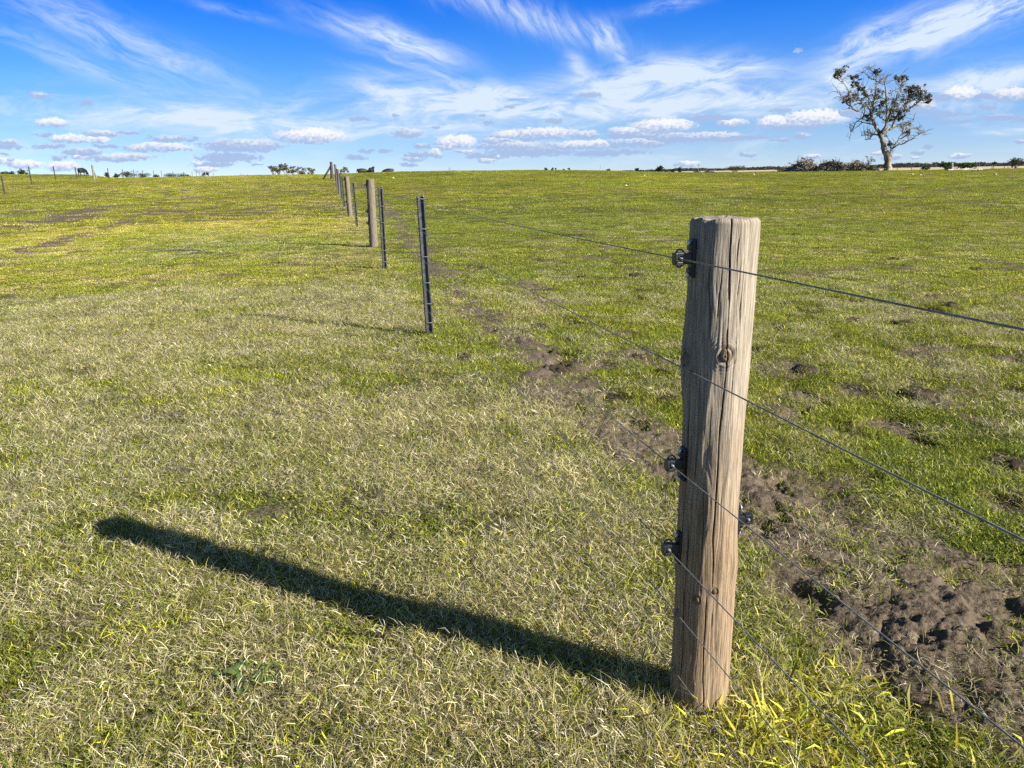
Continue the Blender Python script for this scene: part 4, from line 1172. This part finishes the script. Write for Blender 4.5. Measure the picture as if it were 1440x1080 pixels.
# brush piles
def brush_pile(px0, px1, ytop, D, label, seed, pale=.3, n=420):
    cx = (px0 + px1) / 2; P_ = place(cx, D); top = onplane(cx, ytop, P_)[2] - P_[2]; hw_ = (px1 - px0) / 2 * D / FPX
    e = empty('brush_pile', P_, label, 'brush pile', 'piles of cut branches left of the gum tree'); g = np.random.default_rng(seed); a_ = MB(); b_ = MB()
    for k in range(n):
        u = np.clip(g.normal(0, .45), -1, 1); v = np.clip(g.normal(0, .45), -1, 1); hh = top * .9 * max(0, 1 - abs(u) ** 1.7)
        c = np.array([u * hw_, v * 2.0, max(.08, hh * g.uniform(.05, 1.0) * (1 - .35 * v * v))])
        d = g.normal(0, 1, 3); d[2] *= .55; d /= np.linalg.norm(d); L = g.uniform(.4, 1.25); r = g.choice([.02, .03, .045, .08], p=[.35, .35, .22, .08])
        pts = smooth_path([c - d * L / 2, c + g.normal(0, .12, 3), c + d * L / 2 + g.normal(0, .15, 3)], 2); pts[:, 2] = np.maximum(pts[:, 2], .02)
        (a_ if g.random() > pale else b_).tube(pts, np.linspace(r, r * .5, len(pts)), 5)
    for k in range(9):
        c = np.array([g.uniform(-.7, .7) * hw_, 0, top * .6]); d = np.array([g.normal(0, .4), g.normal(0, .3), 1]); L = top * g.uniform(.3, .62)
        a_.tube([c, c + d * L * .6 + g.normal(0, .1, 3), c + d * L + g.normal(0, .15, 3)], [.04, .025, .012], 5)
    a_.build('dark_branches', simple_mat('dark dead branches', (.11, .092, .068), (.33, .275, .205), 3, .9, .15), e)
    if b_.n: b_.build('pale_branches', LOGM if pale > .4 else TWIG, e)
    cs = [((g.uniform(-.8, .8) * hw_, g.uniform(-1, 1), top * g.uniform(.1, .5)), .8, .8, .4) for _ in range(10)]
    leaf_obj('dead_leaves', *leaf_cloud(cs, 70, (.12, .3), [((.10, .085, .05), .6), ((.055, .05, .032), .4)], seed + 5), e)


brush_pile(1112, 1150, 223, 97, 'left brush pile of pale brown branches with a dark low tail', 151, .5)
brush_pile(1150, 1190, 225.5, 95, 'middle dense brush pile between the two others', 152, .28)
brush_pile(1192, 1214, 227, 96, 'right and smaller brush pile nearest the gum tree', 153, .4, 330)
brush_pile(1098, 1122, 235, 99, 'low dark scatter of branches at the left foot of the brush piles', 154, 0, 160)
brush_pile(1206, 1228, 236, 94, 'low flat scatter of branches between the brush piles and the gum trunk', 155, 0, 130)
P_ = place(1218.5, 97); e = empty('sapling', P_, 'spindly sapling standing between the brush piles and the gum tree', 'tree'); g = np.random.default_rng(77); m = MB(); top = onplane(1221, 219.5, P_)[2] - P_[2]; cs = []
m.tube([(0, 0, -.1), (.1, 0, top * .5), (.3, 0, top)], [.05, .035, .012], 6)
for k in range(6):
    q = np.array([g.uniform(-.35, .7), g.uniform(-.4, .4), top * g.uniform(.6, 1.0)]); m.tube([(.1, 0, top * .45), q * .7 + np.array([0, 0, top * .15]), q], [.025, .018, .008], 5); cs.append((q, .22, .22, .18))
m.build('trunk', TWIG, e); leaf_obj('foliage', *leaf_cloud(cs, 22, (.1, .2), DG, 5), e)

# far wood along the right horizon: one mass nobody could count
g = np.random.default_rng(5); cs = []
azA, azB = azel(640, 243)[0], azel(1700, 235)[0]
for k in range(4200):
    a = g.uniform(azA, azB); D = g.uniform(1650, 1950); x, y = D * math.sin(math.radians(a)), D * math.cos(math.radians(a))
    prof = .45 + 1.0 * fbm(np.array([a * .55]), np.array([.5]), 3, 4)[0]
    fade = ss(azel(800, 243)[0], azel(1050, 243)[0], a) * .75 + .25
    bumpy = .8 * math.exp(-((a - azel(1300, 236)[0]) / 3.2) ** 2)
    hh = (5.0 * prof + 3.6 * bumpy) * fade
    cs.append((np.array([x, y, hz(x, y) + hh * (g.uniform(.45, .85) if k % 3 == 0 else g.uniform(0, .5))]), 10, 10, hh * .36))
WOODM = leafy('hazed far wood foliage', attr=True, inst=False, transl=.15)
V, Qd, C = leaf_cloud(cs, 24, (2.4, 5.0), [((.045, .058, .050), .5), ((.062, .074, .058), .3), ((.034, .044, .042), .2)], 6)  # leaf colours lightened and blued: the air haze of distance is painted in
me = bpy.data.meshes.new('woodland'); fast_mesh(me, V, Qd, {'bcol': ('FLOAT_COLOR', C)})
tag(link_mesh('woodland', me, WOODM), 'dark band of far-off wood along the right horizon behind the pale field', 'woodland', kind='stuff')

# ------------------------------------------------------------------ masts and a roof on the horizon
MET = simple_mat('grey galvanised lattice', (.25, .27, .28), (.38, .40, .41), 4, .5, .4, .4)
P_ = place(982, 900); top = onplane(982, 231, P_)[2] - P_[2]; e = empty('power_pole', P_, 'thin power pole with crossarms standing right of the twin trees', 'power pole')
m = MB(); m.tube([(0, 0, -1), (0, 0, top)], [.35, .18], 8); m.build('pole', GREYW, e)
for zz, wd in ((top * .95, 1.6), (top * .84, 2.4)):
    m = MB(); m.box((0, .22, zz), (wd, .2, .3)); m.tube([(-wd * .45, .22, zz + .1), (-wd * .45, .22, zz + .7)], .12, 6); m.tube([(wd * .45, .22, zz + .1), (wd * .45, .22, zz + .7)], .12, 6); m.build('crossarm', GREYW, e)
P_ = place(844.5, 900); top = onplane(844.5, 229, P_)[2] - P_[2]; e = empty('radio_mast', P_, 'slender plain mast on the horizon left of the twin trees', 'mast')
m = MB(); m.tube([(0, 0, -1), (0, 0, top * .7), (0, 0, top)], [.32, .24, .12], 6); m.build('pole', MET, e); m = MB()
for a in (0, 2.1, 4.2): m.tube([(math.cos(a) * 4, math.sin(a) * 4, 0), (0, 0, top * .8)], .03, 4)
m.build('guy_wires', MET, e)
P_ = place(632.5, 260); top = onplane(632, 232, P_)[2] - P_[2]; e = empty('windmill_tower', P_, 'small lattice windmill tower on the crest right of the fence', 'tower'); m = MB()
for sx in (-1, 1):
    for sy in (-1, 1): m.tube([(sx * .75, sy * .75, -.2), (sx * .1, sy * .1, top * .82)], [.07, .05], 5)
for q in (.2, .42, .62):
    s = .75 - .65 * q / .82
    for a, b_ in (((-s, -s), (s, -s)), ((s, -s), (s, s)), ((s, s), (-s, s)), ((-s, s), (-s, -s))): m.tube([(*a, top * q), (*b_, top * (q + .12))], .03, 4)
m.build('lattice', MET, e); m = MB(); m.tube([(0, 0, top * .8), (0, 0, top)], .09, 6); m.box((.0, .4, top * .94), (.05, .8, .35)); m.build('vane', MET, e)
P_ = place(638.5, 270); e = empty('shed', P_, 'long low dark shed roof just showing over the crest beside the windmill tower', 'shed'); m = MB(); z1 = onplane(638, 240.5, P_)[2] - P_[2]
m.box((0, 0, z1 * .4), (2.9, 3, z1 * .8)); m.build('wall', simple_mat('shed boards', (.08, .07, .06), (.13, .12, .1), 3), e)
m = MB(); m.add([(-1.7, -1.8, z1 * .8), (1.7, -1.8, z1 * .8), (1.7, 1.8, z1 * .8), (-1.7, 1.8, z1 * .8), (-1.6, 0, z1), (1.6, 0, z1)], [(0, 1, 5, 4), (2, 3, 4, 5), (3, 0, 4), (1, 2, 5), (0, 3, 2, 1)]); m.build('roof', DARKP, e)

# ------------------------------------------------------------------ cattle
HIDE, nt, b = material('black cattle hide', .6, .35)
nt.put(b.inputs['Base Color'], nt.mix(nt.noise(nt.coord('Object'), 3, 4), (.006, .0055, .005), (.018, .015, .013)))


def cow_mesh(name, pose):
    """one continuous skinned figure"""
    V = []; E = []; Rd = []
    def v(p, r, par=None):
        V.append(p); Rd.append(r if isinstance(r, tuple) else (r, r))
        if par is not None: E.append((par, len(V) - 1))
        return len(V) - 1
    pel = v((-.62, 0, 1.10), (.31, .32)); bel = v((-.2, 0, 1.0), (.40, .43), pel); rib = v((.25, 0, 1.0), (.39, .43), bel); sh = v((.62, 0, 1.08), (.29, .36), rib)
    rump = v((-.86, 0, 1.16), (.17, .16), pel); t1 = v((-.98, 0, 1.05), .035, rump); t2 = v((-1.0, 0, .7), .028, t1); v((-.99, 0, .45), .045, t2)
    if pose == 'graze':
        n1 = v((.88, 0, .95), (.16, .20), sh); n2 = v((1.10, 0, .62), (.13, .15), n1); hd = v((1.22, 0, .36), (.12, .13), n2); mz = v((1.34, 0, .12), (.075, .075), hd); ez = .42; ex = 1.16
    else:
        n1 = v((.90, 0, 1.26), (.16, .20), sh); n2 = v((1.10, 0, 1.42), (.13, .14), n1); hd = v((1.27, 0, 1.42), (.125, .13), n2); mz = v((1.50, 0, 1.28), (.08, .08), hd); ez = 1.50; ex = 1.18
    for s in (-1, 1):
        v((ex, s * .20, ez), (.045, .03), n2)
        f0 = v((.60, s * .17, .78), (.11, .12), sh); f1 = v((.60, s * .18, .44), .065, f0); f2 = v((.59, s * .18, .14), .05, f1); v((.63, s * .18, .04), .06, f2)
        h0 = v((-.66, s * .18, .82), (.14, .17), pel); h1 = v((-.60, s * .19, .66), (.10, .12), h0); h2 = v((-.78, s * .19, .46), .062, h1); h3 = v((-.74, s * .19, .14), .05, h2); v((-.69, s * .19, .04), .06, h3)
    me = bpy.data.meshes.new(name + ' bones'); me.from_pydata(V, E, []); me.update()
    o = bpy.data.objects.new('bones', me); COL.objects.link(o)
    sk = o.modifiers.new('skin', 'SKIN'); o.modifiers.new('sub', 'SUBSURF').levels = 2
    for i, r in enumerate(Rd): me.skin_vertices[0].data[i].radius = r
    me.skin_vertices[0].data[0].use_root = True
    bpy.context.view_layer.update()
    ev = o.evaluated_get(bpy.context.evaluated_depsgraph_get())
    out = bpy.data.meshes.new_from_object(ev); out.name = name
    bpy.data.objects.remove(o); bpy.data.meshes.remove(me)
    out.materials.clear(); out.materials.append(HIDE)
    return out


graze, stand = cow_mesh('grazing cow', 'graze'), cow_mesh('standing cow', 'stand')
for k, (px, D, me, rz, lb) in enumerate([(116, 148, graze, 80, 'black cow grazing behind the boundary fence on the left rise'), (289, 238, graze, 170, 'black cow low behind thin pale posts on the left skyline'), (510, 131, graze, 25, 'leftmost of the three black cattle on the crest right of the fence'),
                                         (522.5, 129, stand, 82, 'middle one of three black cattle on the crest, seen end on'), (546, 134, graze, 200, 'rightmost and lowest of the three black cattle on the crest'), (981, 160, graze, 10, 'black cow left in the pair at the edge of the dry field'), (994, 160, graze, 185, 'black cow in the middle at the edge of the dry field'), (1001, 162, graze, 0, 'black cow nearest the brush piles at the edge of the dry field')]):
    P_ = place(px, D); o = link_mesh('cow', me, None, None, P_, True); o.rotation_euler = (0, 0, math.radians(rz)); tag(o, lb, 'cow', 'black cattle grazing in the distance')

# ------------------------------------------------------------------ small things on the ground
DUNG = simple_mat('dried cow dung', (.022, .016, .011), (.085, .062, .042), 18, .95, .1, bmp=.8)
for k, (px, py) in enumerate([(1100, 461), (1200, 452), (1422, 650), (1256, 366), (1372, 379), (1357, 318), (752, 391), (1165, 388), (772, 409), (800, 505), (1060, 405), (1310, 420), (938, 402), (1290, 300), (1120, 330), (900, 300)] + [(float(a_), float(b_)) for a_, b_ in zip(np.random.default_rng(8).uniform(640, 1440, 34), 262 + 300 * np.random.default_rng(9).uniform(0, 1, 34) ** 1.7) if not (940 < a_ < 1085 and b_ > 290)]):
    q = hit(px, py); g = np.random.default_rng(400 + k); n = 26; rings = []
    for f_, z in ((1, -.02), (.95, .006), (.78, .018), (.5, .026), (.22, .022)):
        th = np.arange(n) * 2 * math.pi / n; rr = .095 * f_ * (1 + .28 * (fbm(np.cos(th) * 1.6 + k, np.sin(th) * 1.6, 7, 3) - .5) * 2)
        rings.append(np.stack([rr * np.cos(th) * 1.15, rr * np.sin(th), z + (fbm(np.cos(th) * 3 * f_ + k * 3, np.sin(th) * 3 * f_, 19, 3) - .5) * .04 * (z > 0)], 1))
    V = np.concatenate(rings); f = [(i * n + j, i * n + (j + 1) % n, (i + 1) * n + (j + 1) % n, (i + 1) * n + j) for i in range(4) for j in range(n)] + [tuple(4 * n + j for j in range(n))]
    m = MB(); m.add(V, f); q[2] += float(micro(np.array([q[0]]), np.array([q[1]]), np.array([0.0]), np.array([np.hypot(q[0], q[1])]))[0])
    o = m.build('cow_pat', DUNG, None, q, True); o.rotation_euler = (0, 0, g.uniform(0, 6.28)); o.scale = [g.uniform(.75, 1.1)] * 3
    tag(o, 'dark dried cow pat lying in the green paddock right of the fence', 'cow pat', 'cow pats in the right paddock')
STONE = simple_mat('pale stone', (.45, .43, .38), (.68, .66, .6), 9, .9, .2)
for k, (px, py) in enumerate([(906, 248), (1283, 246), (1294, 247), (553, 251), (1400, 246), (880, 262), (1060, 246)]):
    q = hit(px, py)
    if q is None: continue
    bm = bmesh.new(); bmesh.ops.create_icosphere(bm, subdivisions=2, radius=.055); g = np.random.default_rng(k)
    for vt in bm.verts: vt.co = Vector((vt.co.x * 1.5, vt.co.y * 1.1, vt.co.z * .75)) * (1 + .25 * (float(fbm(np.array([vt.co.x * 9 + k]), np.array([vt.co.y * 9 + vt.co.z * 7]), 3, 2)[0]) - .5))
    me = bpy.data.meshes.new('field_stone'); bm.to_mesh(me); bm.free(); o = link_mesh('field_stone', me, STONE, None, q + np.array([0, 0, .05]))
    tag(o, 'small pale stone lying on the grass near the crest', 'stone', 'pale stones scattered near the crest')
# broad-leaved weed and a fallen leaf
WEED = simple_mat('dock leaf', (.055, .095, .024), (.13, .18, .05), 30, .5, .4, bmp=.3)
q = hit(352, 958); m = MB(); g = np.random.default_rng(4)
for k in range(32):
    a = g.uniform(0, 6.28); L = g.uniform(.018, .042); wd = L * .36; up = g.uniform(.15, .9); st = g.uniform(.0, .085); d = np.array([math.cos(a), math.sin(a), 0]); s = np.array([-math.sin(a), math.cos(a), 0])
    V = []
    for i, (u, w2, zz) in enumerate([(0, .12, 0), (.25, .7, up * .3), (.5, 1, up * .45), (.75, .8, up * .42), (1, .08, up * .25)]):
        c = d * (st + u * L) + np.array([0, 0, .006 + zz * L]); V += [c - s * wd * w2 + np.array([0, 0, .006 * w2]), c, c + s * wd * w2 + np.array([0, 0, .006 * w2])]
    m.add(V, [(i * 3 + j, i * 3 + j + 1, i * 3 + j + 4, i * 3 + j + 3) for i in range(4) for j in range(2)])
tag(m.build('weed', WEED, None, q + np.array([0, 0, .012]), True), 'dark green broad-leaved weed rosette in the grass at the bottom left', 'weed')
PALE = simple_mat('pale dead leaf', (.42, .32, .22), (.58, .46, .34), 40, .7, .3)
q = hit(753, 588); m = MB(); V = []
for u, w2 in ((0, .1), (.25, .8), (.5, 1), (.75, .75), (1, .05)): V += [((u - .5) * .09, -.022 * w2, .03 + .02 * u), ((u - .5) * .09, 0, .024 + .02 * u), ((u - .5) * .09, .022 * w2, .03 + .02 * u)]
m.add(V, [(i * 3 + j, i * 3 + j + 1, i * 3 + j + 4, i * 3 + j + 3) for i in range(4) for j in range(2)])
o = m.build('fallen_leaf', PALE, None, q, True); o.rotation_euler = (.2, .1, 2.3); tag(o, 'single pale fallen leaf on the grass left of the trodden strip', 'leaf')
